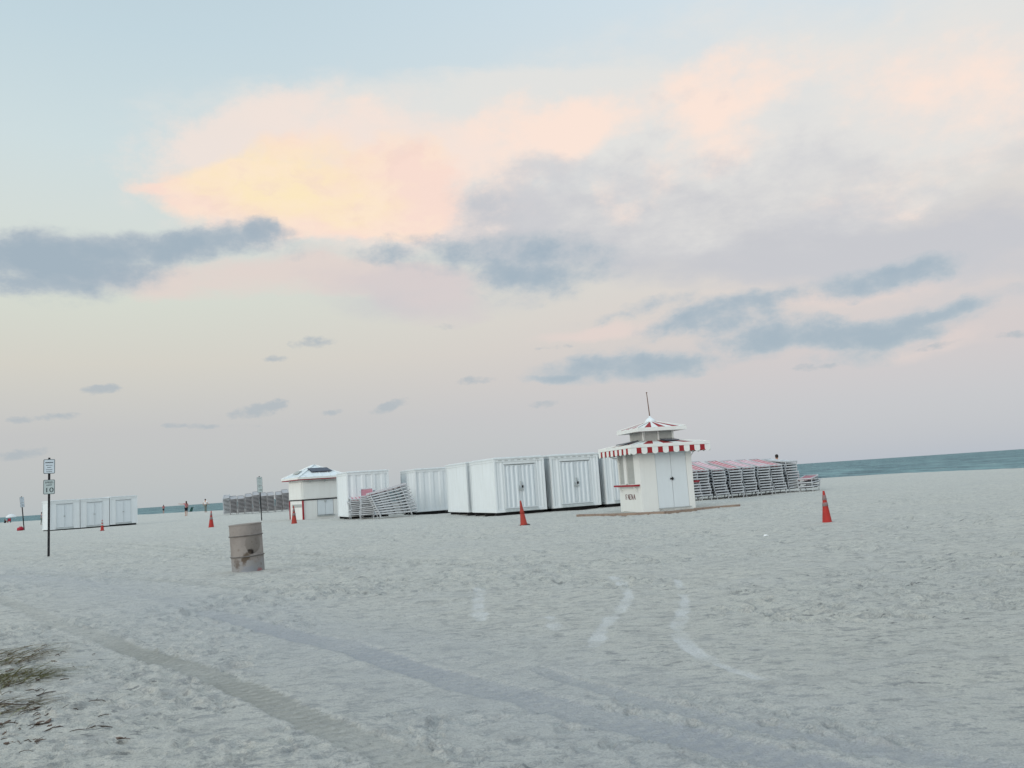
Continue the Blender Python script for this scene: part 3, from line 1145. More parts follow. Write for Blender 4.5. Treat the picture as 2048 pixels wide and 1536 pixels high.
# lettering, thick and thin strokes
lt = MB()
LH, LT_, lt_ = .18, .042, .017
x = 0
glyphs = {'F': [((.0, 0), (.0, 1), 1), ((.0, .96), (.62, .96), 0), ((.0, .5), (.48, .5), 0), ((.6, 1), (.6, .78), 0), ((-.1, .02), (.16, .02), 0)],
          'A': [((0, 0), (.32, 1), 0), ((.32, 1), (.66, 0), 1), ((.13, .35), (.55, .35), 0)],
          'E': [((.0, 0), (.0, 1), 1), ((.0, 1), (.52, 1), 0), ((.0, .52), (.4, .52), 0), ((0, 0), (.55, 0), 0), ((.55, 0), (.55, .2), 0), ((.52, 1), (.52, .8), 0)],
          'N': [((.0, 0), (.0, 1), 0), ((.0, 1), (.6, 0), 1), ((.6, 0), (.6, 1), 0)]}
adv = {'F': .165, 'A': .185, 'E': .165, 'N': .185}
cx = 0
for ch in 'FAENA':
    for (p, q_, thick) in glyphs[ch]:
        P_ = (cx + p[0] * .2, p[1] * LH)
        Q_ = (cx + q_[0] * .2, q_[1] * LH)
        # the left face is seen from outside with +x of the word running towards the near corner (-y)
        wd = LT_ if thick else lt_
        a3 = (-h - .004, .43 - P_[0], .44 + P_[1])
        b3 = (-h - .004, .43 - Q_[0], .44 + Q_[1])
        lt.bar(a3, b3, .006, wd, up=(1, 0, 0)) if False else lt.bar(a3, b3, wd, .006, up=(1, 0, 0))
    cx += adv[ch]
lt.build('lettering', 'letter', kiosk)
# lower roof: striped pitched skirt
EZ, ES = 2.31, 1.5
BZ, BS = 2.47, .595
NS = 7


def skirt(mb, s0, z0, s1, z1, ns, thick=.02, fan=1.0):
    for k in range(4):
        rot = Matrix.Rotation(k * PI / 2, 4, 'Z')
        n = ns * 2 + 1
        for q_ in range(n):
            a0, a1 = -1 + 2 * q_ / n, -1 + 2 * (q_ + 1) / n
            vs = [(a0 * s0, -s0, z0), (a1 * s0, -s0, z0), (a1 * s1, -s1, z1), (a0 * s1, -s1, z1)]
            vs = [tuple(rot @ Vector(v)) for v in vs]
            mb.add(vs, [(0, 1, 2, 3)], 1 if q_ % 2 else 0)
        hip = rot @ Vector((-s0, -s0, z0 + .012)), rot @ Vector((-s1, -s1, z1 + .012))
        mb.bar(hip[0], hip[1], .06, .02, 0)


rf = MB()
skirt(rf, ES, EZ, BS, BZ, 3)
rf.box((-ES + .02, -ES + .02, EZ - .03), (ES - .02, ES - .02, EZ - .005), 0)
rf.build('lower_roof', ['kiosk_white', 'red'], kiosk)
va = MB()
for k in range(4):
    rot = Matrix.Rotation(k * PI / 2, 4, 'Z')

    def T(p):
        return tuple(rot @ Vector(p))
    yv = -ES - .012
    va.add([T((-ES - .012, yv, EZ - .09)), T((ES + .012, yv, EZ - .09)), T((ES + .012, yv, EZ + .02)), T((-ES - .012, yv, EZ + .02)),
            T((-ES - .012, yv + .02, EZ - .09)), T((ES + .012, yv + .02, EZ - .09)), T((ES + .012, yv + .02, EZ + .02)), T((-ES - .012, yv + .02, EZ + .02))],
           [(0, 1, 2, 3), (4, 7, 6, 5), (0, 4, 5, 1), (3, 2, 6, 7)], 0)
    n = 15
    pw = 2 * ES / n
    for q_ in range(n):
        a0, a1 = -ES + q_ * pw, -ES + (q_ + 1) * pw
        if q_ % 2 == 0:      # white tab with rounded foot, standing slightly proud
            c, r_ = (a0 + a1) / 2, pw / 2 + .008
            pl = [(c - r_, yv - .006, EZ - .10)]
            for s in range(9):
                a = PI * s / 8
                pl.append((c - r_ * math.cos(a), yv - .006, EZ - .25 - .07 * math.sin(a)))
            pl.append((c + r_, yv - .006, EZ - .10))
            va.prism([T(p) for p in pl], rot @ Vector((0, .012, 0)), 0)
        else:
            va.prism([T((a0, yv + .004, EZ - .091)), T((a1, yv + .004, EZ - .091)), T((a1, yv + .004, EZ - .29)), T((a0, yv + .004, EZ - .29))], rot @ Vector((0, .01, 0)), 1)
va.build('valance', ['kiosk_white', 'red'], kiosk)
bx = MB()
for k in range(4):
    rot = Matrix.Rotation(k * PI / 2, 4, 'Z')
    bx.box((-BS, -BS, BZ - .06), (-BS + .07, -BS + .07, 2.80), 0, rot)
    bx.box((-BS + .07, -BS + .02, BZ - .06), (BS, -BS + .05, 2.80), 1, rot)
bx.box((-.03, -BS - .0, BZ - .06), (.03, -BS + .021, 2.80), 0)
bx.build('lantern_box', ['kiosk_white', 'panel_grey'], kiosk)
ur = MB()
US = .94
skirt(ur, US, 2.93, .14, 3.17, 3)
ur.box((-US - .01, -US - .01, 2.80), (US + .01, US + .01, 2.93), 0)
ur.build('upper_roof', ['kiosk_white', 'red'], kiosk)
cap = MB()
cap.lathe([(.20, 3.14), (.205, 3.18), (.19, 3.22), (.15, 3.27), (.09, 3.31), (.045, 3.345), (.02, 3.40), (.0, 3.42)], 24)
co_ = cap.build('finial_cap', 'roof_metal', kiosk, True)
sp_ = MB()
tip = Vector((-.045, 0, 4.24))
base = Vector((0, 0, 3.38))
sp_.tube([base, base.lerp(tip, .5), tip], [.022, .018, .014], 8)
sp_.tube([tip, tip + Vector((0, 0, .03))], [.03, .026], 8)
sp_.build('spire', 'spire', kiosk)


def on_skirt(k, u, v, lift=.05):
    """point on the lower roof face k, u along the eave, v from eave 0 to box 1"""
    s = ES + (BS - ES) * v
    p = Vector((u, -s, EZ + (BZ - EZ) * v + lift))
    return Matrix.Rotation(k * PI / 2, 4, 'Z') @ p


for k, (u0, u1, v0, v1) in ((0, (.02, .55, .45, .95)), (3, (-.55, .35, .35, .9))):
    sl = MB()
    pl = [on_skirt(k, u0, v0, .04), on_skirt(k, u1, v0, .04), on_skirt(k, u1, v1, .04), on_skirt(k, u0, v1, .04)]
    sl.prism(pl, (0, 0, .03), 0)
    sl.build('solar_panel', 'solar', kiosk)
for (p, q_) in (((-h - .002, h - .25, 1.72), (-h - .42, h - .25, 2.25)), ((h + .002, -h + .2, 1.75), (h + .42, -h + .2, 2.25))):
    st = MB()
    st.bar(p, q_, .02)
    st.build('awning_strut', 'kiosk_white', kiosk)

# boards half sunk in the sand in front of the kiosk
pts = [(1156, 1031.5), (1235, 1031.5), (1330, 1028.0), (1392, 1022.5)]


def board(pts, label):
    b = MB()
    W_ = [ground(*p) for p in pts]
    for p in W_:
        p.z = gz(p)
    o0 = W_[0].copy()
    for a, c in zip(W_[:-1], W_[1:]):
        d = (c - a)
        b.bar(a - o0 + Vector((0, 0, .03)), c - o0 + Vector((0, 0, .03)) + d * .01, .14, .09)
    o = b.build('board', 'wood')
    o.location = o0
    return tag(o, label, 'board', 'boards half sunk in the sand before the striped kiosk')


board(pts, 'long weathered board sunk in the sand below the kiosk wall with the lettering')
board([(1390, 1021.5), (1436, 1017.8), (1479, 1014.6)], 'shorter weathered board whose raised end points right past the kiosk doors')

# ------------------------------------------------------------------ small hipped kiosk
K2W = 2.3
k2 = empty('beach_kiosk', (0, 0, 0), 0, 'small white kiosk with low hipped metal roof, red posts and solar panel', 'kiosk')
K20 = ground(607, 1040.0)
corner_place(k2, K20, R(33), K2W, K2W, 0)
h = K2W / 2
b = MB()
ZM, ZE = 1.17, 2.40
b.box((-h, -h, -.1), (h, -h + .05, .16), 0)
b.box((-h, -h + .004, .16), (-h + .85, -h + .05, 1.12), 0)
b.box((-h + 1.85, -h + .004, .16), (h, -h + .05, 1.12), 0)
b.box((-h, -h + .05, -.1), (-h + .05, h, 1.12), 0)
b.box((h - .05, -h + .05, -.1), (h, h, 1.12), 0)
b.box((-h + .05, h - .05, -.1), (h - .05, h, 1.12), 0)
b.box((-h + .1, -h + .1, 1.0), (h - .1, h - .1, 2.2), 0)
b.box((-h + .1, -h + .1, -.05), (h - .1, h - .1, .12), 0)
b.build('wall', 'kiosk_white', k2)
d_ = MB()
for xa, xb in ((-h + .87, -h + 1.345), (-h + 1.355, -h + 1.83)):
    d_ = MB()
    d_.box((xa, -h + .02, .22), (xb, -h + .045, 1.10))
    do = d_.build('door', 'door_white', k2)
    if xa > -h + 1:
        l = MB()
        l.prism([(xa - .09, -h - .01, 1.05), (xa + .08, -h - .01, 1.05), (xa + .03, -h - .01, .92), (xa - .04, -h - .01, .92)], (0, .03, 0))
        l.build('lock', 'trim', do)
s_ = MB()
s_.box((-h + .82, -h - .06, .14), (-h + 1.9, -h + .0, .20), 0)
s_.build('door_sill', 'trim', k2)
for k, nm in ((0, 'shutter'), (3, 'shutter'), (1, 'shutter')):
    rot = Matrix.Rotation(k * PI / 2, 4, 'Z')
    s_ = MB()
    s_.box((-h + .02, -h - .06, ZM), (h - .02, -h + .02, 2.12), 0, rot)
    s_.box((-h + .02, -h - .075, 2.12), (h - .02, -h + .02, 2.16), 0, rot)
    s_.box((-h + .14, -h - .072, ZM + .05), (h - .14, -h - .061, 2.06), 0, rot)
    s_.build(nm, 'kiosk_white', k2)
    if k == 0:
        for xx in (-h + .42, -h + 1.32):
            l = MB()
            l.lathe([(.0, 2.13), (.055, 2.13), (.06, 2.20), (.03, 2.23), (0, 2.23)], 10, c=(xx, -h - .13))
            l.build('lamp', 'trim', k2)
u_ = MB()
u_.box((-h - .03, -h - .03, 1.10), (h + .03, h + .03, 1.165))
u_.build('shutter_gap_shade', 'black', k2)  # black strip standing in for the shaded gap under the shutters
for (xx, yy) in ((-h - .045, -h - .045), (-h - .045, h - .03), (h - .03, -h - .045)):
    p_ = MB()
    p_.box((xx, yy, -.02), (xx + .085, yy + .085, 1.098))
    p_.build('post', 'red_paint', k2)
e_ = MB()
e_.box((-h - .02, -h - .02, 2.17), (h + .02, h + .02, 2.38))
e_.build('frieze', 'kiosk_white', k2)
RS = h + .36
r_ = MB()
RZ, RA = 2.44, 3.14
for k in range(4):
    rot = Matrix.Rotation(k * PI / 2, 4, 'Z')
    vs = [(-RS, -RS, RZ), (RS, -RS, RZ), (.08, -.08, RA), (-.08, -.08, RA)]
    r_.add([tuple(rot @ Vector(v)) for v in vs], [(0, 1, 2, 3)], 0)
    r_.bar(rot @ Vector((-RS, -RS, RZ + .01)), rot @ Vector((-.08, -.08, RA + .01)), .13, .05, 0)
    for q_ in range(5):
        xx = -RS + .45 + q_ * .5
        f = min(1, (RS - abs(xx)) / RS)
        r_.bar(rot @ Vector((xx, -RS, RZ + .01)), rot @ Vector((xx, -RS + f * (RS - .08), RZ + .01 + f * (RA - RZ))), .025, .03, 0)
r_.box((-.1, -.1, RA - .04), (.1, .1, RA + .05), 0)
r_.box((-RS + .004, -RS + .004, RZ - .035), (RS - .004, RS - .004, RZ - .002), 0)
ro = r_.build('roof', ['roof_metal'], k2)
f_ = MB()
for k in range(4):
    rot = Matrix.Rotation(k * PI / 2, 4, 'Z')
    f_.box((-RS, -RS - .02, RZ - .11), (RS, -RS + .004 - .004, RZ - .0), 0, rot)
    f_.box((-RS + .02, -RS + .004, RZ - .16), (RS - .02, -RS + .05, RZ - .10), 1, rot)
f_.build('fascia', ['kiosk_white', 'red_paint'], k2)


def on_roof(k, u, v, lift=.06):
    s = RS + (.08 - RS) * v
    return Matrix.Rotation(k * PI / 2, 4, 'Z') @ Vector((u, -s, RZ + (RA - RZ) * v + lift))


for k, (u0, u1, v0, v1) in ((0, (-.5, .72, .32, .62)), (3, (-.45, .5, .25, .45))):
    sl = MB()
    sl.prism([on_roof(k, u0, v0), on_roof(k, u1, v0), on_roof(k, u1 - .15, v1), on_roof(k, u0 - .12, v1)], (0, 0, .04))
    sl.build('solar_panel', 'solar' if k == 0 else 'panel_grey', k2)
sg = MB()
sg.box((-h - .014, -h + .22, .72), (-h - .002, h - .35, .90))
pl_ = sg.build('sign_plate', 'panel_grey', k2)
ln = MB()
for q_ in range(11):
    yy = -h + .32 + q_ * .145
    ln.box((-h - .017, yy, .775), (-h - .0145, yy + .09, .845))
ln.build('small_print', 'trim', pl_)

# ------------------------------------------------------------------ stacked sun loungers
ORD = ['lowest', 'second', 'third', 'fourth', 'fifth', 'sixth', 'seventh', 'eighth', 'ninth', 'tenth', 'eleventh', 'twelfth', 'thirteenth', 'fourteenth']


def make_lounger(frame, sling, rh=.05, name='sun_lounger'):
    root = empty(name, (0, 0, 0), 0, 'white sun lounger', 'sun lounger')
    f = MB()
    RZ_ = .24
    for sx in (-1, 1):
        x0 = sx * .30
        f.bar((x0, 0, RZ_), (x0, 1.25, RZ_), .03, rh)
        f.bar((x0, 1.25, RZ_), (x0, 1.9, RZ_ + .025), .03, rh)
    for yy in (0.0, 1.9):
        f.bar((-.315, yy, RZ_ + (.025 if yy else 0)), (.315, yy, RZ_ + (.025 if yy else 0)), .035, .055)
    for yy in (.42, .84, 1.25, 1.58):
        f.bar((-.285, yy, RZ_ - .075), (.285, yy, RZ_ - .075), .03, .02)
    f.build('frame', frame, root)
    for yy, dy in ((.06, .03), (1.6, .05)):
        for sx in (-1, 1):
            g = MB()
            g.bar((sx * .345, yy - dy, RZ_ + .02), (sx * .285, yy, .0), .03, .03)
            g.build('leg', frame, root)
    s_ = MB()
    n = 6
    for sx0, sx1 in ((-.284, .284),):
        vs = []
        for k in range(n + 1):
            y = .03 + (1.86 - .03) * k / n
            zz = RZ_ - .004 + (.025 * max(0, (y - 1.25) / .65))
            vs += [(sx0, y, zz), (0, y, zz - .012), (sx1, y, zz)]
        fs = []
        for k in range(n):
            for c in (0, 1):
                a = 3 * k + c
                fs.append((a, a + 1, a + 4, a + 3))
        s_.add(vs, fs)
        s_.add([(v[0], v[1], v[2] - .05) for v in vs], [tuple(reversed(q)) for q in fs])  # slab depth lets the dark mesh fill the stack gaps like shade
        m_ = len(vs)
        s_.add(vs + [(v[0], v[1], v[2] - .05) for v in vs], [(3 * k, 3 * k + 3, 3 * k + 3 + m_, 3 * k + m_) for k in range(n)] + [(3 * k + 2, 3 * k + 2 + m_, 3 * k + 5 + m_, 3 * k + 5) for k in range(n)] + [(0, m_, m_ + 1, 1), (1, m_ + 1, m_ + 2, 2)])
    s_.build('sling', sling, root)
    return root


PROTO = {}


def lounger(frame, sling, rh=.05):
    key = (frame, sling, rh)
    if key not in PROTO:
        PROTO[key] = make_lounger(frame, sling, rh)
        return PROTO[key]
    return copy_tree(PROTO[key])


def stack(p, rz, n, sp, tilt, shift, frame, top, where, group, jit=.012, roll_=0.0, jr=.6, x_shift=0.0, rh=.05):
    rz = R(rz)
    ax = Vector((math.cos(rz), math.sin(rz), 0))
    ay = Vector((-math.sin(rz), math.cos(rz), 0))
    wob = 0
    for k in range(n):
        last = k == n - 1
        o = lounger(frame, top if last and top else ('sling_pale' if (last or False) else 'sling_shaded'), rh)
        wob = wob * .7 + random.uniform(-jit, jit)
        q = Vector((p.x, p.y, 0)) + ax * (wob + x_shift * k) + ay * (shift * k + random.uniform(-jit, jit))
        o.location = (q.x, q.y, gz(p) - .01 + sp * k)
        o.rotation_euler = (Matrix.Rotation(rz + R(random.uniform(-jr, jr)), 3, 'Z') @ Matrix.Rotation(R(tilt * k), 3, 'X') @ Matrix.Rotation(R(roll_ * k + random.uniform(-.5, .5)), 3, 'Y')).to_euler()
        pos = 'lowest' if k == 0 else ('topmost' if last else ORD[k] + ' from bottom')
        o['label'] = where % pos
        o['category'] = 'sun lounger'
        o['group'] = group


GR = 'white sun loungers piled in stacks right of the striped kiosk'
cols = [(1393, 10, 'sling_red'), (1414, 10, 'sling_red'), (1446, 10, 'sling_pale'), (1477, 10, 'sling_red'), (1506, 10, 'sling_pale'), (1536, 10, 'sling_pale'), (1562, 10, 'sling_red'), (1593, 11, 'frame')]
for k, (px, n, top) in enumerate(cols):
    p = ground(px, 1001.2 - (px - 1400) * .088)
    nm = ['first', 'second', 'third', 'fourth', 'fifth', 'sixth', 'seventh', 'eighth'][k]
    stack(p, 20, n, .121, (1.4, 1.4, 1.35, 1.3, 1.2, 1.15, 1.1, .5)[k], .004, 'frame', top, 'white lounger, %s in the ' + nm + ' stack right of the striped kiosk', GR, jit=.04, x_shift=-.014, jr=2.5)
p = ground(1611, 983.5)
stack(p, -30, 3, .18, 1.5, 0, 'frame', 'sling_rose', 'white lounger, %s in the low pile right of the tall lounger stacks', GR, jit=.04, jr=5)

GL = 'loungers piled in stacks left of the small hipped kiosk'
for k in range(9):
    px = 453.5 + 15.0 * k
    p = ground(px, 1030.2 - k * .98)
    nm = ['first', 'second', 'third', 'fourth', 'fifth', 'sixth', 'seventh', 'eighth', 'ninth'][k]
    stack(p, 18 + random.uniform(-3, 3), (12, 11, 11, 12, 13, 12, 12, 12, 13)[k], .134, .9, .0, 'frame' if k == 0 else 'taupe_frame', 'taupe_frame', 'grey lounger, %s, ' + nm + ' stack from left beside the hipped kiosk', GL, jit=.03, roll_=-.25)  # white frames on the leftmost stack stand in for its lit side

GH = 'white loungers heaped before the plain panelled container'
p = ground(757, 1039.0)
stack(p, 22 - 90, 10, .108, 1.25, -.045, 'frame', 'sling_rose', 'white lounger, %s in the tilted broadside heap of loungers', GH, jit=.01, rh=.066)
p = ground(737, 1039.5)
stack(p, 9, 11, .088, 1.0, -.01, 'frame', 'sling_rose', 'white lounger, %s in the end-on stack touching the broadside heap', GH, jit=.05, jr=4)
p = ground(715, 1039.0)
stack(p, 13, 9, .095, .5, 0, 'frame', 'sling_pale', 'white lounger, %s in the short stack left of the heap', GH, jit=.05, jr=5)
p = ground(880, 1025.5)
stack(p, 12, 12, .136, -.4, 0, 'frame', 'frame', 'white lounger, %s in the tall stack against the ribbed container side', 'white loungers stacked between two containers', jit=.06, jr=4)
p = ground(864, 1026.0)
stack(p, 40, 2, .13, 0, 0, 'frame', 'frame', 'white lounger, %s of two lying low left of the tall stack', 'white loungers stacked between two containers', jit=.06, jr=4)

# ------------------------------------------------------------------ traffic cones
GC = 'orange traffic cones standing about the beach'


def cone(px, py, H, rb, mat, bandmat, bands, lean, label, base=.36, sink=.0, base_mat='black', yaw=20):
    p = ground(px, py)
    root = empty('traffic_cone', (p.x, p.y, gz(p) - sink), R(yaw), label, 'traffic cone', GC)
    lx, ly = lean
    root.rotation_euler = (R(ly), R(lx), R(yaw))
    k = MB()
    hb = base / 2
    k.prism([(-hb, -hb + .03, 0), (-hb + .03, -hb, 0), (hb - .03, -hb, 0), (hb, -hb + .03, 0), (hb, hb - .03, 0), (hb - .03, hb, 0), (-hb + .03, hb, 0), (-hb, hb - .03, 0)], (0, 0, .035))
    k.build('base', base_mat, root)
    rt = .022
    c = MB()
    c.lathe([(rb + .02, .035), (rb + .02, .05), (rb, .06), (rb + (rt - rb) * .5, H * .52), (rt, H - .01), (rt - .006, H), (rt - .012, H), (rt - .012, H - .04)], 20)
    c.build('cone_body', mat, root, True)
    for (f0, f1) in bands:
        q = MB()
        r0, r1 = rb + (rt - rb) * f0, rb + (rt - rb) * f1
        q.lathe([(r0 - .001, .06 + (H - .06) * f0), (r0 + .004, .06 + (H - .06) * f0 + .002), (r1 + .004, .06 + (H - .06) * f1), (r1 - .001, .06 + (H - .06) * f1 + .002)], 20)
        q.build('reflective_band', bandmat, root, True)
    return root


cone(1654.5, 1044.5, .73, .10, 'orange', 'collar', [(.50, .62), (.70, .86)], (0, -1), 'bright orange cone alone on open sand right of the lounger stacks', base=.30, sink=.03)
cone(1048, 1050.0, .78, .105, 'old_orange', 'old_orange', [(.45, .6)], (-5, 2), 'faded orange cone leaning in front of the ribbed container doors, dark base showing', base=.34, sink=.01, yaw=8)
cone(588.5, 1047.5, .95, .14, 'old_orange', 'collar', [(.42, .58), (.66, .84)], (0, 0), 'tall faded orange cone in front of the small hipped kiosk', base=.36, sink=.03)
cone(422.5, 1055.0, .92, .14, 'orange', 'collar', [(.45, .62), (.70, .88)], (1, 0), 'red orange cone left of the barrel, standing between people and barrel', base=.34, sink=.03)
cone(204.5, 1061.0, .74, .11, 'orange', 'collar_white', [(.46, .6), (.72, .86)], (0, 0), 'small orange cone with white bands in front of the smooth white sheds', base=.3, sink=.02)

# ------------------------------------------------------------------ steel drum
m, t, b = new_mat('worn_drum_paint')
N = t.nodes.new
L = t.links.new
co = N('ShaderNodeTexCoord')


def gauss(cx, cz, sx, sz, tilt, nz):
    mp = N('ShaderNodeMapping')
    mp.vector_type = 'TEXTURE'
    mp.inputs['Location'].default_value = (cx, 0, cz)
    mp.inputs['Rotation'].default_value = (0, R(tilt), 0)
    mp.inputs['Scale'].default_value = (sx, 100, sz)
    L(co.outputs['Object'], mp.inputs[0])
    d = N('ShaderNodeVectorMath'); d.operation = 'LENGTH'
    L(mp.outputs[0], d.inputs[0])
    v = mm_('ADD', d.outputs['Value'], mm_('MULTIPLY', mm_('SUBTRACT', nz, .5), 3.6))
    return mr_(v, 1.15, .55)


nz = tn_(7, 6, .65)
c0 = mx_(mr_(tn_(3, 8, .7), .4, .7), (.275, .248, .228), (.215, .19, .175))
mpz = N('ShaderNodeSeparateXYZ')
L(co.outputs['Object'], mpz.inputs[0])
zf = mm_('ADD', mr_(mpz.outputs[2], .42, .12), mm_('MULTIPLY', mm_('SUBTRACT', nz, .5), 1.4))
c0 = mx_(mm_('MULTIPLY', mr_(zf, .3, .8), .8), c0, (.25, .255, .26))
c0 = mx_(mr_(tn_(16, 8, .7), .56, .7, 0, .7), c0, (.14, .10, .08))
c0 = mx_(gauss(.06, .41, .065, .045, 25, nz), c0, (.025, .018, .015))
c0 = mx_(gauss(-.03, .30, .06, .12, 30, nz), c0, (.10, .075, .055))
c0 = mx_(gauss(-.18, .19, .06, .11, 0, nz), c0, (.13, .11, .095))
c0 = mx_(gauss(.19, .07, .055, .055, 0, nz), c0, (.27, .12, .12))
c0 = mx_(gauss(.03, .10, .14, .07, 0, nz), c0, (.23, .24, .26))
L(c0, b.inputs['Base Color'])
b.inputs['Roughness'].default_value = .75
bp = N('ShaderNodeBump'); bp.inputs['Strength'].default_value = .5; bp.inputs['Distance'].default_value = .01
L(tn_(9, 5, .6), bp.inputs['Height'])
L(bp.outputs[0], b.inputs['Normal'])
MT['drum'] = m
p = ground(497.5, 1147)
drum = empty('steel_drum', (p.x, p.y, gz(p) - .035), 0, 'dented rusty steel drum used as a bin, standing alone on the sand', 'barrel')
drum.rotation_euler = (Matrix.Rotation(math.atan2(-p.x, p.y), 3, 'Z') @ Matrix.Rotation(R(-2.4), 3, 'Y')).to_euler()
k = MB()
prof = [(.27, .0), (.286, .004), (.289, .02), (.283, .04)]
zr = [.335, .70]
z = .04
HH = .905
zz = .08
while zz < HH - .03:
    r_ = .283
    for c in zr:
        r_ += .013 * math.exp(-((zz - c) / .010) ** 2)
    prof.append((r_, zz))
    zz += .0085 if min(abs(zz - c) for c in zr) < .04 else .03
prof += [(.283, HH - .02), (.291, HH - .012), (.292, HH), (.284, HH + .002), (.276, HH - .01), (.275, .10), (.0, .09)]
k.lathe(prof, 64)
body = k.build('body', 'drum', drum, True)
for v in body.data.vertices:          # dents
    r_ = math.hypot(v.co.x, v.co.y)
    if r_ > .2 and .05 < v.co.z:
        for (ax_, az_, w_, dp_) in ((-1.2, .55, .2, .014), (-2.0, .2, .2, .012)):
            a = math.atan2(v.co.y, v.co.x)
            d2 = ((a - ax_) * .28) ** 2 + (v.co.z - az_) ** 2
            f = 1 - dp_ / r_ * math.exp(-d2 / (w_ * w_)) * 1.2
            v.co.x *= f
            v.co.y *= f
MT['trim_rust'] = paint('dull_drum_hoop', (.16, .15, .14), (.10, .08, .07), scale=12, rough=.8)
for zc in zr:
    q = MB()
    q.lathe([(.288, zc - .012), (.300, zc - .006), (.303, zc), (.300, zc + .006), (.288, zc + .012)], 48)
    q.build('hoop', 'trim_rust', drum, True)

# ------------------------------------------------------------------ sign posts


def plate(root, z0, z1, w_, face, rows, digits=None, words=None, name='sign_plate'):
    q = MB()
    r_ = .03

    def rr_(x, za, zb, y, rad):
        pts = []
        for (cx, cz, a0) in ((x - rad, zb - rad, 0), (-x + rad, zb - rad, 90), (-x + rad, za + rad, 180), (x - rad, za + rad, 270)):
            for s in range(5):
                a = R(a0 + s * 22.5)
                pts.append((cx + rad * math.cos(a), y, cz + rad * math.sin(a)))
        return pts
    q.prism(rr_(w_ / 2, z0, z1, -.058, r_), (0, .012, 0), 1)
    q.prism(rr_(w_ / 2 - .018, z0 + .018, z1 - .018, -.0605, r_ * .6), (0, .002, 0), 0)
    pl = q.build(name, [face, 'trim_dark'], root)
    if rows:
        ln = MB()
        for (zc, hw, th_) in rows:
            # short word-like dashes
            x = -hw
            while x < hw:
                L_ = random.uniform(.018, .035)
                ln.box((x, -.0625, zc - th_ / 2), (min(x + L_, hw), -.0612, zc + th_ / 2))
                x += L_ + .006
        ln.build('small_print', 'ink', pl)
    if words:
        for txt, zc, sz, wd in words:
            text_mesh(txt, sz, 'lettering', 'ink', pl, Matrix.Translation((0, -.0618, zc)) @ Matrix.Rotation(PI / 2, 4, 'X'), wd)
    return pl


MT['trim_dark'] = paint('sign_border', (.12, .15, .16), (.09, .11, .12))


def sign(px, py, H, rz, label, plates, lean=(0, 0), pw=.06):
    p = ground(px, py)
    root = empty('sign_post', (p.x, p.y, gz(p)), 0, label, 'sign', 'dark sign posts with white plates')
    a = math.atan2(-p.x, p.y)
    root.rotation_euler = (Matrix.Rotation(R(lean[0]), 3, 'Y') @ Matrix.Rotation(a + R(rz), 3, 'Z')).to_euler()
    q = MB()
    hw = pw / 2
    q.box((-hw, -.012, -.3), (hw, .012, H))
    q.box((-hw, .012, -.3), (-hw + .012, .045, H))
    q.box((hw - .012, .012, -.3), (hw, .045, H))
    for k in range(9):
        zz = .3 + k * .28
        q.box((-.008, -.016, zz), (.008, -.012, zz + .016), 1)
    q.box((-hw * .8, -.05, H - .06), (hw * .8, -.012, H + .02), 0)
    q.build('post', ['black', 'trim_dark'], root)
    for a_ in plates:
        plate(root, *a_)
        br = MB()
        zc = (a_[0] + a_[1]) / 2
        br.box((-.02, -.046, zc - .1), (.02, -.012, zc + .1))
        br.build('bracket', 'black', root)
    return root


sign(97.2, 1117, 2.93, 0, 'nearest dark post with speed limit 10 plate below a small print plate',
     [(2.47, 2.90, .305, 'sign_face', [(2.80, .105, .028), (2.72, .085, .014), (2.655, .05, .014), (2.59, .08, .014), (2.53, .075, .014)]),
      (1.86, 2.29, .305, 'sign_face2', None, None, [('SPEED', 2.205, .075, .21), ('LIMIT', 2.125, .06, .15), ('10', 1.98, .19, .19)])], (.6, 0), .065)
sign(523.5, 1041.8, 2.76, 6, 'dark post with white plates rising directly behind the rusty drum',
     [(2.18, 2.72, .32, 'sign_face2', [(2.62, .11, .03), (2.53, .09, .018), (2.45, .09, .018), (2.37, .09, .018), (2.28, .09, .018)]),
      (1.76, 2.165, .32, 'sign_face2', [(2.09, .10, .02)], None, [('10', 1.90, .18, .18)])], (-1.5, 0), .06)
sign(48.5, 1061, 3.0, 25, 'farthest slightly leaning sign post at the left edge, red bag at its foot',
     [(2.45, 2.96, .36, 'sign_face', [(2.85, .12, .03), (2.74, .1, .02), (2.65, .1, .02), (2.56, .1, .02)]), (2.05, 2.43, .36, 'sign_face', [(2.3, .1, .04), (2.17, .1, .06)])], (-5.0, 0), .075)
# red bag
p = ground(40.5, 1062)
q = MB()
for k in range(7):
    pass
q.lathe([(0, 0), (.22, .0), (.27, .06), (.28, .18), (.24, .29), (.13, .34), (.0, .35)], 16)
bag = q.build('duffel_bag', 'crimson', None, True)
for v in bag.data.vertices:
    v.co.y *= .7
    v.co.z *= 1 + .1 * math.sin(v.co.x * 14)
bag.location = (p.x, p.y, gz(p) - .02)
hb = MB()
hb.tube([(-.12, 0, .32), (-.08, 0, .40), (.08, 0, .40), (.12, 0, .32)], .012, 6)
hb.build('handle', 'crimson', bag)
tag(bag, 'bright red bag on the sand at the foot of the leaning sign post', 'bag')


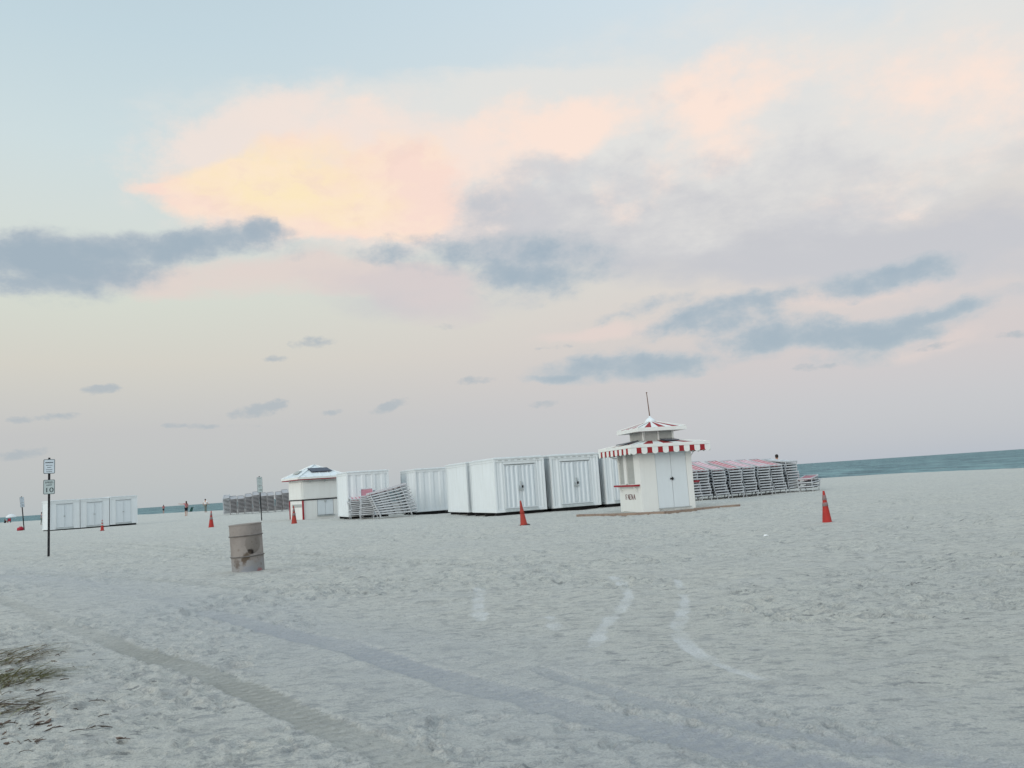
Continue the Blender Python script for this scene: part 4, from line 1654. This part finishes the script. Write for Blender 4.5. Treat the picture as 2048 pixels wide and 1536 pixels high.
# ------------------------------------------------------------------ people
def skin(name, vs, es, rs, mat, parent, root=0, sub=1):
    me = bpy.data.meshes.new(name)
    me.from_pydata([tuple(v) for v in vs], es, [])
    o = bpy.data.objects.new(name, me)
    COL.objects.link(o)
    md = o.modifiers.new('Skin', 'SKIN')
    md.use_smooth_shade = True
    for k, r_ in enumerate(rs):
        d = me.skin_vertices[0].data[k]
        d.radius = r_ if isinstance(r_, tuple) else (r_, r_)
        d.use_root = (k == root)
    sb = o.modifiers.new('Sub', 'SUBSURF')
    sb.levels = sub
    sb.render_levels = sub
    bpy.context.view_layer.update()
    dg = bpy.context.evaluated_depsgraph_get()
    m2 = bpy.data.meshes.new_from_object(o.evaluated_get(dg))
    m2.name = name
    o.modifiers.clear()
    o.data = m2
    bpy.data.meshes.remove(me)
    m2.materials.clear()
    m2.materials.append(MT[mat])
    o.parent = parent
    return o


def person(loc, face, label, top, bottom, hair, arms=((-.30, 0, .82), (.30, 0, .82)), elbows=((-.25, .02, 1.12), (.25, .02, 1.12)),
           feet=((-.10, 0, .03), (.10, 0, .03)), knees=None, shorts=True, hair_len=.25, H=1.7, skirt_=False, cat_='person', hip=.93, legmat='skin'):
    s = H / 1.7
    root = empty('person', loc, face, label, cat_)
    root.scale = (s, s, s)
    dz = hip - .93
    if knees is None:
        knees = tuple((f[0] * .9, f[1] * .5 - .02, .5) for f in feet)
    J = [(0, 0, .93), (0, .01, 1.12), (0, 0, 1.34), (0, 0, 1.45), (0, -.01, 1.53), (0, -.015, 1.60), (0, -.01, 1.67),
         (-.17, 0, 1.39), elbows[0], arms[0], (.17, 0, 1.39), elbows[1], arms[1],
         (-.09, 0, .88), knees[0], feet[0], (.09, 0, .88), knees[1], feet[1]]
    J = [(a, b_, c + (dz if (k < 14 or k == 16) else 0)) for k, (a, b_, c) in enumerate(J)]

    def toe(f):
        return (f[0] * 1.15, f[1] - .17, max(.02, f[2]))
    J += [toe(feet[0]), toe(feet[1])]
    for (w_, e_) in ((9, 8), (12, 11)):   # hand tips
        a, b_ = Vector(J[w_]), Vector(J[e_])
        J.append(tuple(a + (a - b_).normalized() * .14))
    E = [(0, 1), (1, 2), (2, 3), (3, 4), (4, 5), (5, 6), (2, 7), (7, 8), (8, 9), (2, 10), (10, 11), (11, 12), (0, 13), (13, 14), (14, 15), (0, 16), (16, 17), (17, 18), (15, 19), (18, 20), (9, 21), (12, 22)]
    rs = [(.14, .10), (.12, .09), (.14, .10), .05, (.075, .09), (.08, .095), (.055, .06), .055, .042, .03, .055, .042, .03, .085, .055, .038, .085, .055, .038, .03, .03, .022, .022]
    skin('body', J, E, rs, 'skin', root)
    T_ = [J[0], J[1], J[2], (0, 0, J[2][2] + .06), J[7], tuple(Vector(J[7]).lerp(Vector(J[8]), .7)), J[10], tuple(Vector(J[10]).lerp(Vector(J[11]), .7))]
    skin('shirt', T_, [(0, 1), (1, 2), (2, 3), (2, 4), (4, 5), (2, 6), (6, 7)], [(.155, .115), (.14, .105), (.16, .115), .065, .07, .06, .07, .06], top, root)
    f = .42 if shorts else .93
    lp = [tuple(Vector(J[13]).lerp(Vector(J[14]), .9 if shorts else 1)), tuple(Vector(J[16]).lerp(Vector(J[17]), .9 if shorts else 1))]
    Bv = [J[0], J[13], lp[0], J[16], lp[1]]
    Be = [(0, 1), (1, 2), (0, 3), (3, 4)]
    Br = [(.155, .115), .10, .075, .10, .075]
    if not shorts:
        Bv += [tuple(Vector(J[14]).lerp(Vector(J[15]), .9)), tuple(Vector(J[17]).lerp(Vector(J[18]), .9))]
        Be += [(2, 5), (4, 6)]
        Br += [.055, .055]
    skin('shorts' if shorts else 'trousers', Bv, Be, Br, bottom, root)
    hz = J[5][2]
    hv = [(0, .0, hz + .09), (0, .03, hz + .04), (0, .06, hz - .04), (0, .07, hz - .04 - hair_len)]
    skin('hair', hv, [(0, 1), (1, 2), (2, 3)], [(.07, .08), (.095, .095), (.085, .07), (.055, .03)], hair, root)
    return root


def towards(p):
    return math.atan2(-p.x, p.y)


p = ground(372.8, 1032.3)
person((p.x, p.y, gz(p)), towards(p) + R(215), 'person in pink top and black shorts striding with one arm stretched out', 'pink_cloth', 'black_cloth', 'auburn',
       arms=((-.26, -.10, .95), (.62, -.38, 1.42)), elbows=((-.27, .0, 1.13), (.40, -.2, 1.38)), feet=((-.17, -.14, .03), (.19, .16, .04)), hair_len=.28, H=1.75)
p = ground(327.2, 1027.2)
person((p.x, p.y, gz(p)), towards(p) + R(190), 'person in pink top and black shorts standing still, farthest left at the waterline', 'pink_cloth', 'black_cloth', 'hair',
       arms=((-.12, -.22, 1.12), (.12, -.22, 1.12)), feet=((-.07, 0, .03), (.08, .05, .03)), hair_len=.25, H=1.62)
p = ground(411.5, 1025.0)
person((p.x, p.y, gz(p) + .02), towards(p) + R(140), 'person in white shirt and grey trousers standing left of the lounger stacks', 'white_cloth', 'olive_cloth', 'hair',
       arms=((-.38, -.08, 1.02), (.27, .1, .9)), elbows=((-.33, .06, 1.18), (.30, .12, 1.15)), feet=((-.08, 0, .03), (.09, .02, .03)), shorts=False, hair_len=.05, H=2.0)
p = atdist(1555, 47.5)
person((p.x, p.y, gz(p)), towards(p) + R(190), 'person hidden behind the lounger stacks, only the dark haired head showing', 'white_cloth', 'blue_cloth', 'hair', shorts=False, hair_len=.04, H=1.92)
p = ground(84.0, 1049.3)
person((p.x, p.y, gz(p)), towards(p) + R(120), 'person in slate blue top and grey trousers half hidden behind the left shed', 'blue_cloth', 'olive_cloth', 'hair',
       arms=((-.2, -.15, 1.0), (.25, -.1, .95)), feet=((-.1, -.1, .03), (.1, .1, .03)), shorts=False, hair_len=.1, H=1.68)

# folded chair at the waterline
p = ground(381.5, 1023.8)
ch = empty('folded_chair', (p.x, p.y, gz(p)), towards(p), 'dark green folded beach chair leaning on the sand beside the striding person', 'beach chair')
q = MB()
for sx in (-.2, .2):
    q.bar((sx, 0, 0), (sx + .28, .1, .82), .05)
q.bar((.08, .1, .82), (.48, .1, .82), .05)
q.bar((-.2, 0, .03), (.2, 0, .03), .05)
q.build('frame', 'black', ch)
q = MB()
q.prism([(-.17, -.01, .08), (.17, -.01, .08), (.43, .09, .78), (.09, .09, .78)], (0, .03, 0))
q.build('seat', 'green_cloth', ch)
q = MB()
q.bar((.0, .25, 0), (.25, .06, .5), .04)
q.build('leg', 'black', ch)

# far parasol with red chair and sitter
p = ground(22, 1045.3)
um = empty('beach_umbrella', (p.x, p.y, gz(p)), 0, 'far white beach umbrella at the left edge near the sea', 'umbrella')
q = MB()
q.tube([(0, 0, 0), (-.1, 0, 2.0)], .03, 6)
q.build('pole', 'black', um)
q = MB()
q.lathe([(1.05, 1.15), (1.0, 1.30), (.8, 1.55), (.5, 1.76), (.2, 1.88), (.0, 1.92)], 16)
q.lathe([(1.03, 1.15), (.97, 1.28), (.0, 1.80)], 16)
cn_ = q.build('canopy', 'white_cloth', um, True)
pc = p + Vector((.75, -2.0, 0))
chr_ = empty('beach_chair', (pc.x, pc.y, gz(pc)), .4, 'low red beach chair beside the far white umbrella', 'beach chair')
q = MB()
q.bar((-.3, .1, .3), (-.3, .45, .95), .05); q.bar((.3, .1, .3), (.3, .45, .95), .05)
q.bar((-.3, -.4, .3), (-.3, .1, .3), .05); q.bar((.3, -.4, .3), (.3, .1, .3), .05)
q.build('frame', 'black', chr_)
q = MB()
q.prism([(-.28, .1, .3), (.28, .1, .3), (.28, .44, .93), (-.28, .44, .93)], (0, .03, 0))
q.build('backrest', 'crimson', chr_)
q = MB()
q.box((-.28, -.4, .27), (.28, .1, .31))
q.build('seat', 'crimson', chr_)
for sx in (-.3, .3):
    for yy in (-.35, .1):
        q = MB()
        q.bar((sx, yy, 0), (sx, yy, .29), .05)
        q.build('leg', 'black', chr_)
pd = p + Vector((.1, -2.4, 0))
person((pd.x, pd.y, gz(pd)), towards(pd) + R(60), 'person in dark clothes sitting on the sand under the far white umbrella', 'black_cloth', 'black_cloth', 'hair',
       arms=((-.2, -.35, .5), (.2, -.35, .5)), elbows=((-.24, -.1, .42), (.24, -.1, .42)), feet=((-.12, -.62, .06), (.12, -.62, .06)),
       knees=((-.13, -.38, .45), (.13, -.38, .45)), hip=.14, hair_len=.1)

# ------------------------------------------------------------------ dune grass, twigs and leaves at the left edge


def tuft(px, py, n, rad, label, length=(.25, .6), lean_dir=(1, -.15), dry=.4, flat=.5):
    p = ground(px, py)
    b = MB()
    for _ in range(n):
        a = random.uniform(0, 2 * PI)
        r_ = rad * math.sqrt(random.random())
        x0, y0 = r_ * math.cos(a) * 1.2, r_ * math.sin(a)
        z0 = float(low(p.x + x0, p.y + y0)) - gz(p) - .01
        L_ = random.uniform(*length)
        an = math.atan2(lean_dir[1], lean_dir[0]) + random.gauss(0, .65)
        up_ = random.uniform(.03, .40) * flat
        w_ = random.uniform(.0025, .006)
        dx, dy = math.cos(an), math.sin(an)
        vs, fs = [], []
        nseg = 5
        for k in range(nseg + 1):
            t_ = k / nseg
            d = L_ * t_
            zz = z0 + L_ * up_ * math.sin(t_ * PI * .75) * 1.0 + .008
            ww = w_ * (1 - t_ * .85)
            vs += [(x0 + dx * d - dy * ww, y0 + dy * d + dx * ww, zz), (x0 + dx * d + dy * ww, y0 + dy * d - dx * ww, zz + ww)]
        for k in range(nseg):
            fs.append((2 * k, 2 * k + 1, 2 * k + 3, 2 * k + 2))
        b.add(vs, fs, 1 if random.random() < dry else 0)
    o = b.build('beach_grass', ['grass', 'dry'])
    o.location = (p.x, p.y, gz(p))
    return tag(o, label, 'grass tuft', 'low beach grass tufts at the left edge')


tuft(-35, 1325, 230, .42, 'tuft of dry reddish grass blades highest up the left edge', dry=.75, length=(.2, .5))
tuft(-14, 1368, 260, .30, 'greenest low grass tuft lying flat at the left edge', dry=.15, length=(.18, .5), flat=.65)
tuft(-40, 1425, 150, .30, 'thin withered grass tuft lowest down the left edge', dry=.8, length=(.15, .4), flat=.35)


def twig(px, py, L_, an, label, rad=.005, bend=.03):
    p = ground(px, py)
    b = MB()
    pts = []
    for k in range(5):
        t_ = k / 4
        pts.append((L_ * (t_ - .5), bend * math.sin(t_ * PI * random.uniform(.8, 2)), .006 + .012 * math.sin(t_ * PI)))
    b.tube(pts, [rad, rad, rad * .9, rad * .7, rad * .4], 5)
    if L_ > .12:
        k = random.choice((1, 2, 3))
        q0 = Vector(pts[k])
        b.tube([q0, q0 + Vector((L_ * .2, random.choice((-1, 1)) * L_ * .22, .02))], [rad * .6, rad * .3], 5)
    o = b.build('twig', 'twig')
    o.location = (p.x, p.y, gz(p) + .004)
    o.rotation_euler = (0, 0, an)
    return tag(o, label, 'twig', 'dark twigs scattered on the sand at the lower left')


GEN = 'short dark twig lying on the sand among the litter at the lower left'
twig(10, 1417, .34, .05, 'long dark twig at the left edge below the green grass', .006)
twig(130, 1432, .22, .15, 'bent twig right of the withered grass, pointing right', .005, .05)
twig(190, 1412, .14, -.1, 'thin pale twig farthest right among the litter', .004)
twig(195, 1470, .16, .3, 'dark forked twig at the foot of the scrape marks', .006)
for _ in range(34):
    px = abs(random.gauss(0, 110))
    twig(px, random.uniform(1290, 1520), random.uniform(.04, .15), random.uniform(-1, 1), GEN, random.uniform(.002, .0045), random.uniform(.005, .03))


def leaf(px, py, s, label):
    p = ground(px, py)
    b = MB()
    pts = []
    n = 10
    for k in range(n):
        a = 2 * PI * k / n
        r_ = s * (1 if k % 2 else random.uniform(.6, .9))
        pts.append(Vector((r_ * math.cos(a), r_ * math.sin(a) * .55, .01 + .25 * s * abs(math.sin(a * 1.5 + random.random())))))
    c = Vector((0, 0, .012))
    b.add([c] + pts, [(0, k + 1, (k + 1) % n + 1) for k in range(n)])
    b.add([c - Vector((0, 0, .003))] + [q - Vector((0, 0, .003)) for q in pts], [(0, (k + 1) % n + 1, k + 1) for k in range(n)])
    b.tube([(s * .9, 0, .012), (s * 1.5, .01, .008)], .002, 5)
    o = b.build('dead_leaf', 'leaf')
    o.location = (p.x, p.y, gz(p) + .006)
    o.rotation_euler = (random.uniform(-.25, .25), random.uniform(-.25, .25), random.uniform(0, 6))
    return tag(o, label, 'leaf', 'brown dead leaves on the sand at the lower left')


leaf(85, 1458, .065, 'largest curled brown leaf on the sand at the lower left')
leaf(68, 1428, .05, 'brown leaf above the largest curled leaf')
leaf(242, 1493, .04, 'small crumpled brown leaf farthest right among the litter')
for _ in range(22):
    leaf(abs(random.gauss(0, 60)), random.uniform(1300, 1510), random.uniform(.012, .032), 'tiny brown leaf scrap among the twigs at the lower left')

p = ground(1532, 1070)
q = MB()
q.prism([(-.05, 0, .0), (.012, -.02, .012), (.05, .0, .0), (.02, .03, .02), (-.02, .025, .025)], (0, 0, .008))
o = q.build('paper_scrap', 'paper')
o.location = (p.x, p.y, gz(p) + .01)
tag(o, 'small white scrap of paper lying alone on the open sand', 'litter')
